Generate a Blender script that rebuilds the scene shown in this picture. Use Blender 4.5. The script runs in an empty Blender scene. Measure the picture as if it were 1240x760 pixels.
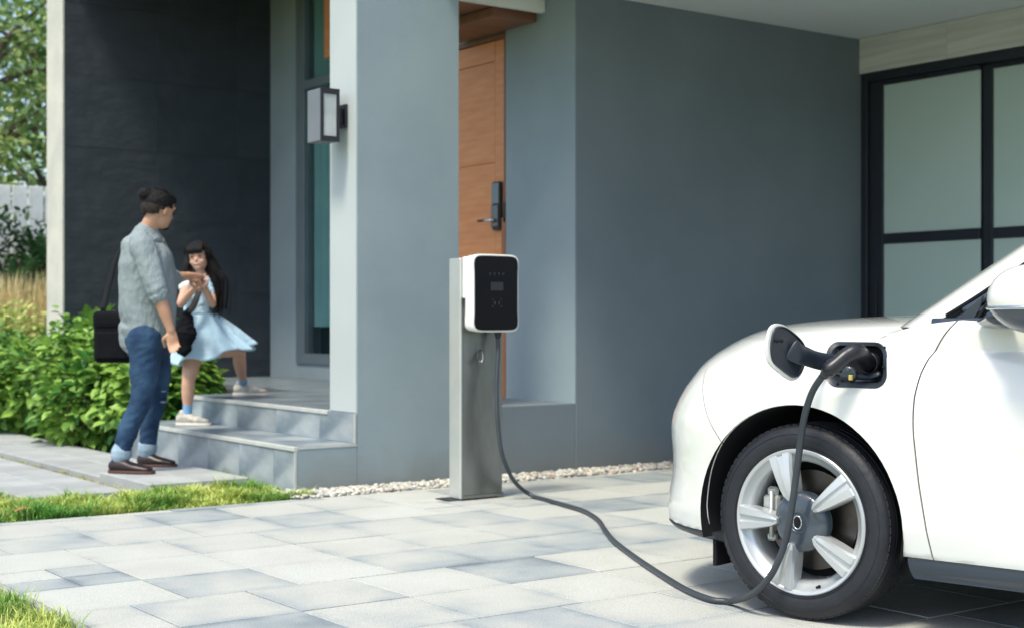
import bpy, bmesh, math, random
import numpy as np
from mathutils import Vector, Matrix, noise
from mathutils.bvhtree import BVHTree
random.seed(7); rng = np.random.default_rng(7)
S = bpy.context.scene
col = S.collection
PI = math.pi

# ------------------------------------------------------------------ camera, sky, sun, exposure
F, HZ, EYE = 1750.0, 385.0, 1.03          # focal length in photo pixels, horizon row, eye height
CA, SA = 0.585, 0.811                     # forward = (CA, SA), right = (SA, -CA)
cam = bpy.data.cameras.new("Camera"); co = bpy.data.objects.new("Camera", cam); col.objects.link(co)
co.location = (0, 0, EYE)
co.rotation_euler = (PI/2, 0, math.atan2(SA, CA) - PI/2)
cam.sensor_width = 36; cam.lens = F/1240*36; cam.shift_y = 5/1240; cam.clip_end = 500; cam.clip_start = .05
cam.dof.use_dof = True; cam.dof.focus_distance = 5.0; cam.dof.aperture_fstop = 3.4
S.camera = co
SUN_AZ = math.radians(201)                # direction TO the sun, measured from +X toward +Y
SUN_EL = math.radians(60)
w = bpy.data.worlds.new("World"); S.world = w; w.use_nodes = True
nt = w.node_tree; nt.nodes.clear()
sky = nt.nodes.new('ShaderNodeTexSky'); sky.sky_type = 'NISHITA'; sky.sun_disc = False
sky.sun_elevation = SUN_EL; sky.sun_rotation = PI/2 - SUN_AZ
sky.air_density = 1.0; sky.dust_density = 2.5; sky.ozone_density = 1.3
bg = nt.nodes.new('ShaderNodeBackground'); bg.inputs[1].default_value = 0.15
wo = nt.nodes.new('ShaderNodeOutputWorld')
nt.links.new(sky.outputs[0], bg.inputs[0]); nt.links.new(bg.outputs[0], wo.inputs[0])
sl = bpy.data.lights.new("Sun", 'SUN'); sl.energy = 2.0; sl.angle = math.radians(12); sl.color = (1, .94, .78)
so = bpy.data.objects.new("Sun", sl); col.objects.link(so)
sd = Vector((math.cos(SUN_EL)*math.cos(SUN_AZ), math.cos(SUN_EL)*math.sin(SUN_AZ), math.sin(SUN_EL)))
so.rotation_euler = sd.to_track_quat('Z', 'Y').to_euler()
so.location = (0, 0, 12)
S.view_settings.view_transform = 'Standard'; S.view_settings.look = 'None'
S.view_settings.exposure = 0.86; S.view_settings.gamma = 1
S.render.engine = 'CYCLES'

def at(px, py, d):                        # a place in the world, read off the survey sheet: bearing, height, distance
    r = (px-620)/F*d
    return Vector((SA*r+CA*d, -CA*r+SA*d, EYE-(py-HZ)/F*d))
def gr(px, py, z=0.0):
    return at(px, py, F*(EYE-z)/(py-HZ))

# ------------------------------------------------------------------ materials
def mat(name, c, rough=.6, metal=0, c2=None, nscale=8, bump=0, bscale=None, coat=0, spec=.5, detail=5,
        aniso=None, objrand=0, alpha=1, trans=0, ior=1.45, stretch=None, bdist=.01, sub=0, dirt=0, lo=.35, hi=.65):
    m = bpy.data.materials.new(name); m.use_nodes = True
    n = m.node_tree; b = n.nodes['Principled BSDF']
    b.inputs['Roughness'].default_value = rough; b.inputs['Metallic'].default_value = metal
    b.inputs['Base Color'].default_value = (*c, 1); b.inputs['Specular IOR Level'].default_value = spec
    b.inputs['Coat Weight'].default_value = coat; b.inputs['Coat Roughness'].default_value = .03
    b.inputs['Transmission Weight'].default_value = trans; b.inputs['IOR'].default_value = ior
    b.inputs['Alpha'].default_value = alpha
    tc = n.nodes.new('ShaderNodeTexCoord'); out = tc.outputs['Object']
    if stretch:
        mp = n.nodes.new('ShaderNodeMapping'); mp.inputs['Scale'].default_value = stretch
        n.links.new(out, mp.inputs[0]); out = mp.outputs[0]
    colout = None
    if c2 is not None:
        t = n.nodes.new('ShaderNodeTexNoise'); t.inputs['Scale'].default_value = nscale; t.inputs['Detail'].default_value = detail
        n.links.new(out, t.inputs['Vector'])
        r = n.nodes.new('ShaderNodeValToRGB'); r.color_ramp.elements[0].position = lo; r.color_ramp.elements[1].position = hi
        r.color_ramp.elements[0].color = (*c, 1); r.color_ramp.elements[1].color = (*c2, 1)
        n.links.new(t.outputs[0], r.inputs[0]); colout = r.outputs[0]
        n.links.new(colout, b.inputs['Base Color'])
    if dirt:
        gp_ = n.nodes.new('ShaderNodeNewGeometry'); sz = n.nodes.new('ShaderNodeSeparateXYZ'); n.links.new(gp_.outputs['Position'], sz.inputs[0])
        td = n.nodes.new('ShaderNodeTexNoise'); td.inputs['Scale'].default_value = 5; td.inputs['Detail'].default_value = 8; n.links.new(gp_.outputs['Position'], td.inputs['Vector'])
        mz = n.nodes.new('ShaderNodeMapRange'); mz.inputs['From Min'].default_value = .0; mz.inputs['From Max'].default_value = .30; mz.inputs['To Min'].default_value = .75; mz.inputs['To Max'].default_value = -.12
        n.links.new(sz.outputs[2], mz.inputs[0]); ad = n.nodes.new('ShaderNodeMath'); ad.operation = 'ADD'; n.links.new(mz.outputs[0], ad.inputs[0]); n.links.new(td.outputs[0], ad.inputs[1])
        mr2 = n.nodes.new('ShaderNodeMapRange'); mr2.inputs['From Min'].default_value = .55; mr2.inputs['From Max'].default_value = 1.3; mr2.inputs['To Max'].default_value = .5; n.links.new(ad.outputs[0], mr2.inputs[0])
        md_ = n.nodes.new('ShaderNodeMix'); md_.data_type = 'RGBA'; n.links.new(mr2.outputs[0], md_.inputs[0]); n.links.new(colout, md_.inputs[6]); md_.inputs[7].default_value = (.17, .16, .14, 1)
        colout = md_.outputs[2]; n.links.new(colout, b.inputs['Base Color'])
    if objrand:
        oi = n.nodes.new('ShaderNodeObjectInfo'); mr = n.nodes.new('ShaderNodeMapRange')
        mr.inputs['To Min'].default_value = 1-objrand; mr.inputs['To Max'].default_value = 1+objrand
        n.links.new(oi.outputs['Random'], mr.inputs[0])
        mx = n.nodes.new('ShaderNodeVectorMath'); mx.operation = 'SCALE'
        if colout: n.links.new(colout, mx.inputs[0])
        else: mx.inputs[0].default_value = c
        n.links.new(mr.outputs[0], mx.inputs['Scale']); n.links.new(mx.outputs[0], b.inputs['Base Color'])
    if bump:
        t2 = n.nodes.new('ShaderNodeTexNoise'); t2.inputs['Scale'].default_value = bscale or nscale*4; t2.inputs['Detail'].default_value = 6
        n.links.new(out, t2.inputs['Vector'])
        bp = n.nodes.new('ShaderNodeBump'); bp.inputs['Strength'].default_value = bump; bp.inputs['Distance'].default_value = bdist
        n.links.new(t2.outputs[0], bp.inputs['Height']); n.links.new(bp.outputs[0], b.inputs['Normal'])
    return m

def attr_mat(name, rough=.6, trans=0.0, bump=0, spec=.4):   # colour from the mesh's own per-piece colour
    m = bpy.data.materials.new(name); m.use_nodes = True
    n = m.node_tree; b = n.nodes['Principled BSDF']; b.inputs['Roughness'].default_value = rough
    b.inputs['Specular IOR Level'].default_value = spec
    a = n.nodes.new('ShaderNodeAttribute'); a.attribute_name = 'tint'
    n.links.new(a.outputs['Color'], b.inputs['Base Color'])
    if trans:
        tl = n.nodes.new('ShaderNodeBsdfTranslucent'); mx = n.nodes.new('ShaderNodeMixShader'); mx.inputs[0].default_value = trans
        n.links.new(a.outputs['Color'], tl.inputs[0])
        n.links.new(b.outputs[0], mx.inputs[1]); n.links.new(tl.outputs[0], mx.inputs[2])
        n.links.new(mx.outputs[0], n.nodes['Material Output'].inputs[0])
    return m

M = {}
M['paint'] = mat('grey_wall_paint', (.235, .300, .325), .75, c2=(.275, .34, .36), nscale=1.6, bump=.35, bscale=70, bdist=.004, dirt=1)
M['paint_lit'] = mat('lit_wall_paint', (.42, .47, .47), .7, c2=(.46, .51, .50), nscale=1.2, bump=.2, bscale=60, bdist=.003)  # same wall paint, lightened as if sun and sky fall on it
M['paint_shaded'] = mat('shaded_wall_paint', (.135, .170, .192), .75, c2=(.160, .196, .218), nscale=1.3, bump=.35, bscale=70, bdist=.004, dirt=1)  # same wall paint, darkened for the shade under the carport roof
M['dark_tile'] = mat('black_stone_tile', (.028, .037, .046), .55, c2=(.038, .048, .058), nscale=3, bump=.45, bscale=7, stretch=(1, 1, 1.6), bdist=.02, objrand=.08)
M['side_concrete'] = mat('pale_concrete', (.58, .57, .50), .8, c2=(.48, .48, .44), nscale=3, bump=.3)
M['ceiling'] = mat('white_ceiling_paint', (.62, .66, .66), .8, c2=(.64, .68, .67), nscale=.7)
M['white_trim'] = mat('white_plaster_trim', (.72, .74, .70), .7, c2=(.68, .70, .66), nscale=5)
M['beam'] = mat('travertine_cladding', (.50, .52, .47), .6, c2=(.64, .66, .60), nscale=5, stretch=(1, .25, 5), bump=.5, bscale=6, bdist=.004)
M['mortar'] = mat('joint_mortar', (.05, .055, .06), .9, c2=(.09, .095, .10), nscale=9)
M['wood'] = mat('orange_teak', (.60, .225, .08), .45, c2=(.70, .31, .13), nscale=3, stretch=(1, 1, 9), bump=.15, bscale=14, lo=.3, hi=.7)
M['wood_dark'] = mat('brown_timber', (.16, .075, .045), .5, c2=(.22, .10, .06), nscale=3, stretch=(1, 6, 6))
M['wood_jamb'] = mat('reddish_timber', (.30, .12, .05), .5, c2=(.36, .15, .07), nscale=3, stretch=(5, 5, 1))
M['metal_frame'] = mat('dark_blue_grey_aluminium', (.018, .024, .034), .4, c2=(.022, .028, .038), nscale=3)
M['alu'] = mat('grey_aluminium', (.17, .22, .24), .45, c2=(.19, .24, .26), nscale=3, metal=.3)
M['black_metal'] = mat('black_powder_coat', (.018, .02, .025), .45, c2=(.022, .024, .03), nscale=8)
M['lamp_side_lit'] = mat('lit_lamp_shell', (.14, .16, .18), .5, c2=(.16, .18, .2), nscale=5)  # greyer than the black frame: light painted onto the lamp's side
M['frost'] = mat('frosted_green_glass', (.46, .60, .56), .30, c2=(.51, .64, .60), nscale=.7, spec=.6, bump=.05, bscale=80, bdist=.002)
M['lampglass'] = mat('frosted_lamp_glass', (.36, .40, .40), .3, c2=(.5, .53, .52), nscale=5)
M['curtain'] = mat('teal_curtain', (.20, .46, .46), .9, c2=(.25, .53, .51), nscale=2)
M['interior'] = mat('dim_room', (.012, .022, .03), .9)
M['steel'] = mat('brushed_stainless', (.33, .335, .32), .33, metal=1, c2=(.17, .175, .172), nscale=2.2, stretch=(2.5, 2.5, .8), lo=.3, hi=.7, bump=.06, bscale=200)
M['steel_lit'] = mat('lit_stainless', (.72, .73, .69), .38, metal=.75, c2=(.66, .68, .66), nscale=5)  # the post's steel again, brightened to paint light onto its left side
M['plastic_white'] = mat('white_plastic', (.74, .76, .72), .35, c2=(.76, .78, .74), nscale=6)
M['plastic_black'] = mat('black_gloss_panel', (.003, .003, .006), .22, c2=(.004, .004, .007), nscale=6, spec=.25)
M['icon'] = mat('grey_print', (.05, .055, .065), .4); M['screen'] = mat('dark_display', (.022, .025, .032), .3)
M['rubber'] = mat('cable_rubber', (.035, .043, .052), .42, c2=(.042, .052, .06), nscale=9)
M['plug'] = mat('plug_plastic', (.008, .009, .012), .35, c2=(.018, .02, .025), nscale=9)
M['port_bezel'] = mat('port_plastic', (.018, .024, .034), .38, c2=(.024, .031, .042), nscale=9)
M['car_paint'] = mat('white_car_paint', (.70, .715, .665), .16, c2=(.705, .72, .67), nscale=2, coat=1.0, spec=.5)
M['trim'] = mat('slate_gloss_trim', (.028, .04, .056), .25, c2=(.032, .045, .062), nscale=3, coat=.5)
M['lip'] = mat('dark_lip_plastic', (.02, .026, .035), .4)
M['liner'] = mat('wheel_arch_liner', (.004, .005, .007), .9)
M['tyre'] = mat('tyre_rubber', (.011, .013, .017), .5, c2=(.017, .019, .024), nscale=12, bump=.2, bscale=50)
M['alloy'] = mat('silver_alloy', (.50, .53, .535), .34, metal=.45, c2=(.52, .55, .555), nscale=5, coat=.4)
M['hub'] = mat('grey_hub_cap', (.045, .062, .08), .25, c2=(.05, .068, .086), nscale=4, coat=.6)
M['brake'] = mat('brake_disc_steel', (.17, .155, .145), .35, metal=1, c2=(.1, .09, .085), nscale=14)
M['caliper'] = mat('brake_caliper_metal', (.55, .58, .56), .4, metal=.6)
M['glass_dark'] = mat('tinted_car_glass', (.015, .02, .026), .04, coat=.6)
M['chrome'] = mat('bright_chrome', (.6, .63, .66), .12, metal=1)
M['yellow'] = mat('yellow_plastic', (.6, .5, .15), .5)
M['headlight'] = mat('headlight_glass', (.05, .07, .10), .06, coat=1)
M['skin'] = mat('tan_skin', (.50, .275, .18), .5, c2=(.55, .31, .20), nscale=6, sub=.1)
M['skin_girl'] = mat('light_tan_skin', (.58, .34, .24), .5, c2=(.62, .37, .26), nscale=6)
M['hair'] = mat('black_hair', (.003, .003, .004), .55, spec=.25, c2=(.008, .007, .008), nscale=30, stretch=(6, 6, .6), bump=.6, bscale=60)
M['fade'] = mat('short_brown_hair', (.012, .009, .008), .9, c2=(.028, .02, .016), nscale=30)
M['shirt'] = mat('grey_blue_cotton', (.22, .27, .285), .85, c2=(.25, .30, .315), nscale=3, bump=.8, bscale=9, bdist=.045, stretch=(1.6, 1.6, .55))
M['jeans'] = mat('blue_denim', (.008, .030, .080), .85, c2=(.040, .105, .19), nscale=6, bump=.8, bscale=9, bdist=.02, lo=.4, hi=.8)
M['cuff'] = mat('pale_denim_cuff', (.24, .34, .42), .85, c2=(.32, .42, .5), nscale=25)
M['leather'] = mat('dark_brown_leather', (.018, .011, .012), .35, c2=(.03, .018, .018), nscale=9)
M['sole'] = mat('brown_sole', (.07, .03, .022), .6)
M['bag'] = mat('black_nylon', (.003, .004, .006), .85, c2=(.006, .007, .010), spec=.2, nscale=12)
M['strap'] = mat('black_strap', (.008, .009, .013), .7)
M['dress'] = mat('light_blue_dress', (.42, .62, .76), .85, c2=(.50, .69, .80), nscale=6, bump=.9, bscale=10, bdist=.02)
M['puff'] = mat('white_blouse', (.70, .76, .80), .85)
M['sock'] = mat('blue_sock', (.20, .42, .68), .9)
M['sneaker'] = mat('cream_sneaker', (.52, .49, .42), .6, c2=(.32, .32, .3), nscale=22, lo=.45, hi=.6)
M['sneaker_sole'] = mat('cream_rubber_sole', (.66, .63, .55), .6)
M['slab'] = mat('grey_stepping_slab', (.30, .32, .32), .8, c2=(.38, .40, .39), nscale=3, bump=.3, bscale=40, objrand=.08)
M['step_tile'] = mat('veined_grey_marble_tile', (.12, .165, .20), .38, c2=(.36, .40, .41), nscale=2.6, stretch=(1, 1, 1.9), bump=.1, objrand=.2, detail=9, lo=.36, hi=.68)
M['landing_tile'] = mat('smooth_grey_floor_tile', (.12, .15, .175), .35, c2=(.21, .25, .275), nscale=2.4, objrand=.06)
M['nosing'] = mat('pale_step_nosing', (.50, .52, .48), .6, c2=(.42, .44, .42), nscale=9)
M['soil'] = mat('brown_soil', (.06, .045, .03), .95, c2=(.10, .08, .055), nscale=12, bump=.5)
M['lawn'] = mat('lawn_ground', (.09, .12, .03), .95, c2=(.16, .18, .055), nscale=14, bump=.8)
M['fence'] = mat('white_fence_paint', (.78, .80, .77), .7, c2=(.6, .62, .6), nscale=5)
M['bark'] = mat('tree_bark', (.08, .06, .045), .9, c2=(.14, .11, .08), nscale=10, bump=.8, stretch=(3, 3, 1))
M['leaf_attr'] = attr_mat('leaf_green', .42, .30)
M['grass_attr'] = attr_mat('grass_blade', .55, .30)
M['stone_attr'] = attr_mat('pebble_stone', .6)
M['far_ground'] = mat('dry_ground', (.34, .32, .25), .95, c2=(.42, .40, .32), nscale=3)
M['leaf_litter'] = mat('fallen_leaf', (.30, .14, .06), .8)

def paver_mat():
    m = bpy.data.materials.new('stone_paver'); m.use_nodes = True; n = m.node_tree; b = n.nodes['Principled BSDF']
    tc = n.nodes.new('ShaderNodeTexCoord'); g = tc.outputs['Generated']; ob = tc.outputs['Object']
    geo = n.nodes.new('ShaderNodeNewGeometry')
    # cloudy damp marks lying across the whole pavement
    t1 = n.nodes.new('ShaderNodeTexNoise'); t1.inputs['Scale'].default_value = 1.1; t1.inputs['Detail'].default_value = 3
    n.links.new(geo.outputs['Position'], t1.inputs['Vector'])
    t2 = n.nodes.new('ShaderNodeTexNoise'); t2.inputs['Scale'].default_value = 4.5; t2.inputs['Detail'].default_value = 4
    n.links.new(geo.outputs['Position'], t2.inputs['Vector'])
    t3 = n.nodes.new('ShaderNodeTexNoise'); t3.inputs['Scale'].default_value = 190; t3.inputs['Detail'].default_value = 2
    n.links.new(geo.outputs['Position'], t3.inputs['Vector'])
    oi = n.nodes.new('ShaderNodeObjectInfo')
    # grime gathering along the edge of each paver
    sx = n.nodes.new('ShaderNodeSeparateXYZ'); n.links.new(g, sx.inputs[0])
    def edge(o):
        a = n.nodes.new('ShaderNodeMath'); a.operation = 'SUBTRACT'; a.inputs[1].default_value = .5; n.links.new(o, a.inputs[0])
        c = n.nodes.new('ShaderNodeMath'); c.operation = 'ABSOLUTE'; n.links.new(a.outputs[0], c.inputs[0]); return c.outputs[0]
    mxe = n.nodes.new('ShaderNodeMath'); mxe.operation = 'MAXIMUM'; n.links.new(edge(sx.outputs[0]), mxe.inputs[0]); n.links.new(edge(sx.outputs[1]), mxe.inputs[1])
    ed = n.nodes.new('ShaderNodeMapRange'); ed.inputs['From Min'].default_value = .36; ed.inputs['From Max'].default_value = .5
    n.links.new(mxe.outputs[0], ed.inputs[0])
    em = n.nodes.new('ShaderNodeMath'); em.operation = 'MULTIPLY'; n.links.new(ed.outputs[0], em.inputs[0]); n.links.new(t2.outputs[0], em.inputs[1])
    # sum: factor of dark blue-grey
    def madd(a, ka, bsrc):
        x = n.nodes.new('ShaderNodeMath'); x.operation = 'MULTIPLY_ADD'; n.links.new(a, x.inputs[0]); x.inputs[1].default_value = ka
        if isinstance(bsrc, float): x.inputs[2].default_value = bsrc
        else: n.links.new(bsrc, x.inputs[2])
        return x.outputs[0]
    s_ = madd(t1.outputs[0], 1.3, -.93)
    s_ = madd(oi.outputs['Random'], .62, s_)
    s_ = madd(em.outputs[0], .30, s_)
    s_ = madd(t2.outputs[0], .60, s_)
    r = n.nodes.new('ShaderNodeValToRGB'); e = r.color_ramp.elements
    e[0].position = .0; e[0].color = (.50, .515, .475, 1); e[1].position = .95; e[1].color = (.16, .197, .218, 1)
    x = e.new(.35); x.color = (.45, .46, .42, 1); x = e.new(.65); x.color = (.32, .355, .36, 1)
    n.links.new(s_, r.inputs[0])
    sp = n.nodes.new('ShaderNodeMapRange'); sp.inputs['From Min'].default_value = .3; sp.inputs['From Max'].default_value = .7; sp.inputs['To Min'].default_value = .72; sp.inputs['To Max'].default_value = 1.20
    n.links.new(t3.outputs[0], sp.inputs[0])
    vm = n.nodes.new('ShaderNodeVectorMath'); vm.operation = 'SCALE'; n.links.new(r.outputs[0], vm.inputs[0]); n.links.new(sp.outputs[0], vm.inputs['Scale'])
    n.links.new(vm.outputs[0], b.inputs['Base Color']); b.inputs['Roughness'].default_value = .62; b.inputs['Specular IOR Level'].default_value = .35
    bp = n.nodes.new('ShaderNodeBump'); bp.inputs['Strength'].default_value = .35; bp.inputs['Distance'].default_value = .002
    n.links.new(t3.outputs[0], bp.inputs['Height']); n.links.new(bp.outputs[0], b.inputs['Normal'])
    return m
M['paver'] = paver_mat()

# ------------------------------------------------------------------ object helpers
def new(name, me, m=None, parent=None, loc=None, smooth=False):
    o = bpy.data.objects.new(name, me); col.objects.link(o)
    if m is not None and me is not None and not me.materials: me.materials.append(m)
    if parent is not None: o.parent = parent
    if loc is not None: o.location = loc
    if smooth:
        me.shade_smooth()
    return o
def tag(o, label=None, cat=None, group=None, kind=None):
    if label: o['label'] = label
    if cat: o['category'] = cat
    if group: o['group'] = group
    if kind: o['kind'] = kind
    return o
def empty(name, loc=(0, 0, 0), rz=0):
    o = bpy.data.objects.new(name, None); col.objects.link(o); o.location = loc; o.rotation_euler = (0, 0, rz); o.empty_display_size = .1
    return o
def mesh(name, v, f, smooth=False):
    me = bpy.data.meshes.new(name); me.from_pydata([tuple(p) for p in v], [], f); me.update()
    if smooth: me.shade_smooth()
    return me
def box_bm(bm, lo, hi, bev=0, mtx=None, seg=1):
    t = bmesh.new(); bmesh.ops.create_cube(t, size=1)
    for v in t.verts:
        v.co = Vector([(lo[i]+hi[i])/2 + v.co[i]*(hi[i]-lo[i]) for i in range(3)])
    if bev: bmesh.ops.bevel(t, geom=t.edges[:], offset=bev, segments=seg, affect='EDGES', profile=.6)
    if mtx: t.transform(mtx)
    me = bpy.data.meshes.new('t'); t.to_mesh(me); t.free(); bm.from_mesh(me); bpy.data.meshes.remove(me)
def box(name, lo, hi, m, parent=None, bev=0.0, mtx=None, seg=1, origin=True):
    bm = bmesh.new(); c = Vector([(lo[i]+hi[i])/2 for i in range(3)]) if origin and not mtx else Vector((0, 0, 0))
    box_bm(bm, [lo[i]-c[i] for i in range(3)], [hi[i]-c[i] for i in range(3)], bev, mtx, seg)
    me = bpy.data.meshes.new(name); bm.to_mesh(me); bm.free()
    return new(name, me, m, parent, c)
def boxes(name, L, m, parent=None, bev=0.0):
    bm = bmesh.new()
    for lo, hi in L: box_bm(bm, lo, hi, bev)
    me = bpy.data.meshes.new(name); bm.to_mesh(me); bm.free()
    return new(name, me, m, parent)
def crom(P, n=8):
    P = [Vector(p) for p in P]; out = []
    for i in range(len(P)-1):
        a = P[i-1] if i else P[0]*2-P[1]; b, c = P[i], P[i+1]; d = P[i+2] if i+2 < len(P) else P[-1]*2-P[-2]
        for k in range(n):
            t = k/n
            out.append(.5*((2*b)+(c-a)*t+(2*a-5*b+4*c-d)*t*t+(3*b-a-3*c+d)*t**3))
    out.append(P[-1]); return out
def tube_data(P, R, n=10, cap=True, flat=None, up=None):
    """tapered tube along P; R = radius per point (or pair); returns verts, faces"""
    P = [Vector(p) for p in P]
    if not isinstance(R, list): R = [R]*len(P)
    V = []; Fc = []; prev = None
    for i, p in enumerate(P):
        t = (P[min(i+1, len(P)-1)]-P[max(i-1, 0)]).normalized()
        if up is not None:
            u = Vector(up); u = (u-t*u.dot(t)).normalized()
        else:
            if prev is None:
                u = t.orthogonal().normalized()
            else: u = (prev-t*prev.dot(t)).normalized()
        prev = u; v = t.cross(u); r = R[i]; ra, rb = (r if isinstance(r, (tuple, list)) else (r, r))
        for k in range(n):
            a = 2*PI*k/n; V.append(p+u*math.cos(a)*ra+v*math.sin(a)*rb)
    for i in range(len(P)-1):
        for k in range(n):
            Fc.append((i*n+k, i*n+(k+1) % n, (i+1)*n+(k+1) % n, (i+1)*n+k))
    if cap:
        Fc.append(tuple(range(n-1, -1, -1))); Fc.append(tuple(range((len(P)-1)*n, len(P)*n)))
    return V, Fc
def tube(name, P, R, m, parent=None, n=10, smooth=True, up=None):
    v, f = tube_data(P, R, n, up=up); return new(name, mesh(name, v, f, smooth), m, parent)
def lathe(name, prof, m, parent=None, n=48, axis='y', smooth=True, close=False):
    """prof: list of (radius, h) ; axis of revolution = local y"""
    V = []; Fc = []; L = len(prof)
    for k in range(n):
        a = 2*PI*k/n
        for r, h in prof: V.append((r*math.cos(a), h, r*math.sin(a)) if axis == 'y' else (r*math.cos(a), r*math.sin(a), h))
    for k in range(n):
        k2 = (k+1) % n
        for i in range(L-1 if not close else L):
            j = (i+1) % L
            Fc.append((k*L+i, k*L+j, k2*L+j, k2*L+i))
    me = mesh(name, V, Fc, smooth); return new(name, me, m, parent)
def prism(poly, lo, hi, axis=1):
    """poly: list of (a,b) in the two other axes (x,z for axis 1); extruded lo..hi along axis"""
    n = len(poly); V = []
    for h in (lo, hi):
        for a, b in poly:
            V.append((a, h, b) if axis == 1 else ((h, a, b) if axis == 0 else (a, b, h)))
    Fc = [tuple(range(n)), tuple(range(2*n-1, n-1, -1))]+[(i, i+n, (i+1) % n+n, (i+1) % n) for i in range(n)]
    me = mesh('prism', V, Fc)
    bm = bmesh.new(); bm.from_mesh(me); bmesh.ops.recalc_face_normals(bm, faces=bm.faces[:]); bm.to_mesh(me); bm.free()
    return me
def boolean(me, cut, op='DIFFERENCE'):
    a = bpy.data.objects.new('a', me); b = bpy.data.objects.new('b', cut); col.objects.link(a); col.objects.link(b)
    md = a.modifiers.new('b', 'BOOLEAN'); md.operation = op; md.object = b; md.solver = 'EXACT'
    dg = bpy.context.evaluated_depsgraph_get(); r = bpy.data.meshes.new_from_object(a.evaluated_get(dg))
    bpy.data.objects.remove(a); bpy.data.objects.remove(b); return r
def smooth_by_angle(me, ang=30):
    bm = bmesh.new(); bm.from_mesh(me)
    for e in bm.edges:
        e.smooth = not (len(e.link_faces) == 2 and e.calc_face_angle(0) > math.radians(ang))
    for f in bm.faces: f.smooth = True
    bm.to_mesh(me); bm.free()
def union(name, prims, m, parent, voxel=.008, sm=4, disp=None):
    """melt overlapping closed shapes into one continuous surface"""
    V = []; Fc = []
    for v, f in prims:
        o = len(V); V += [Vector(p) for p in v]; Fc += [tuple(i+o for i in q) for q in f]
    me = mesh(name, V, Fc)
    bm = bmesh.new(); bm.from_mesh(me); bmesh.ops.recalc_face_normals(bm, faces=bm.faces[:]); bm.to_mesh(me); bm.free()
    a = bpy.data.objects.new('a', me); col.objects.link(a)
    r = a.modifiers.new('r', 'REMESH'); r.mode = 'VOXEL'; r.voxel_size = voxel; r.use_smooth_shade = True
    s = a.modifiers.new('s', 'SMOOTH'); s.factor = .5; s.iterations = sm
    dg = bpy.context.evaluated_depsgraph_get(); out = bpy.data.meshes.new_from_object(a.evaluated_get(dg))
    bpy.data.objects.remove(a); out.name = name; out.materials.clear()
    if disp:
        for v in out.vertices: v.co += v.normal*disp(v.co)
    out.shade_smooth()
    return new(name, out, m, parent)
def ell(c, r, rot=None, nu=16, nv=10):
    V = []; Fc = []; c = Vector(c)
    R = rot if rot else Matrix.Identity(3)
    for i in range(1, nv):
        t = PI*i/nv
        for k in range(nu):
            a = 2*PI*k/nu
            V.append(c+R @ Vector((r[0]*math.sin(t)*math.cos(a), r[1]*math.sin(t)*math.sin(a), r[2]*math.cos(t))))
    top = len(V); V.append(c+R @ Vector((0, 0, r[2]))); V.append(c+R @ Vector((0, 0, -r[2])))
    for i in range(nv-2):
        for k in range(nu): Fc.append((i*nu+k, i*nu+(k+1) % nu, (i+1)*nu+(k+1) % nu, (i+1)*nu+k))
    for k in range(nu):
        Fc.append((top, (k+1) % nu, k)); o = (nv-2)*nu; Fc.append((top+1, o+k, o+(k+1) % nu))
    return V, Fc
def limb(P, R, n=12, k=5, up=None):
    """smoothed tapered limb with rounded ends"""
    Pts = crom(P, k); Rs = []
    for i in range(len(P)-1):
        for j in range(k):
            t = j/k; t = t*t*(3-2*t)
            if isinstance(R[i], (tuple, list)): Rs.append(tuple(R[i][q]*(1-t)+R[i+1][q]*t for q in (0, 1)))
            else: Rs.append(R[i]*(1-t)+R[i+1]*t)
    Rs.append(R[-1])
    def sc(r, s): return tuple(q*s for q in r) if isinstance(r, (tuple, list)) else r*s
    def mn(r): return min(r) if isinstance(r, (tuple, list)) else r
    d0 = (Pts[0]-Pts[1]).normalized(); d1 = (Pts[-1]-Pts[-2]).normalized()
    a = [Pts[0]+d0*mn(Rs[0])*x for x in (.95, .7)]; b = [Pts[-1]+d1*mn(Rs[-1])*x for x in (.7, .95)]
    Pts = a+Pts+b; Rs = [sc(Rs[0], .3), sc(Rs[0], .72)]+Rs+[sc(Rs[-1], .72), sc(Rs[-1], .3)]
    return tube_data(Pts, Rs, n, up=up)

def nz(p, s): return noise.noise(Vector(p)*s)

# ================================================================== GROUND
g = new('ground', mesh('ground', [(-120, -120, -.03), (160, -120, -.03), (160, 160, -.03), (-120, 160, -.03)], [(0, 1, 2, 3)]), M['lawn'])
tag(g, kind='structure')
PAV_X0, PAV_Y1 = 1.68, 7.40
pav = box('paving', (PAV_X0, -3, -.06), (12, PAV_Y1, -.012), M['mortar']); tag(pav, kind='structure')
PC = Vector(pav.location)
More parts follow.
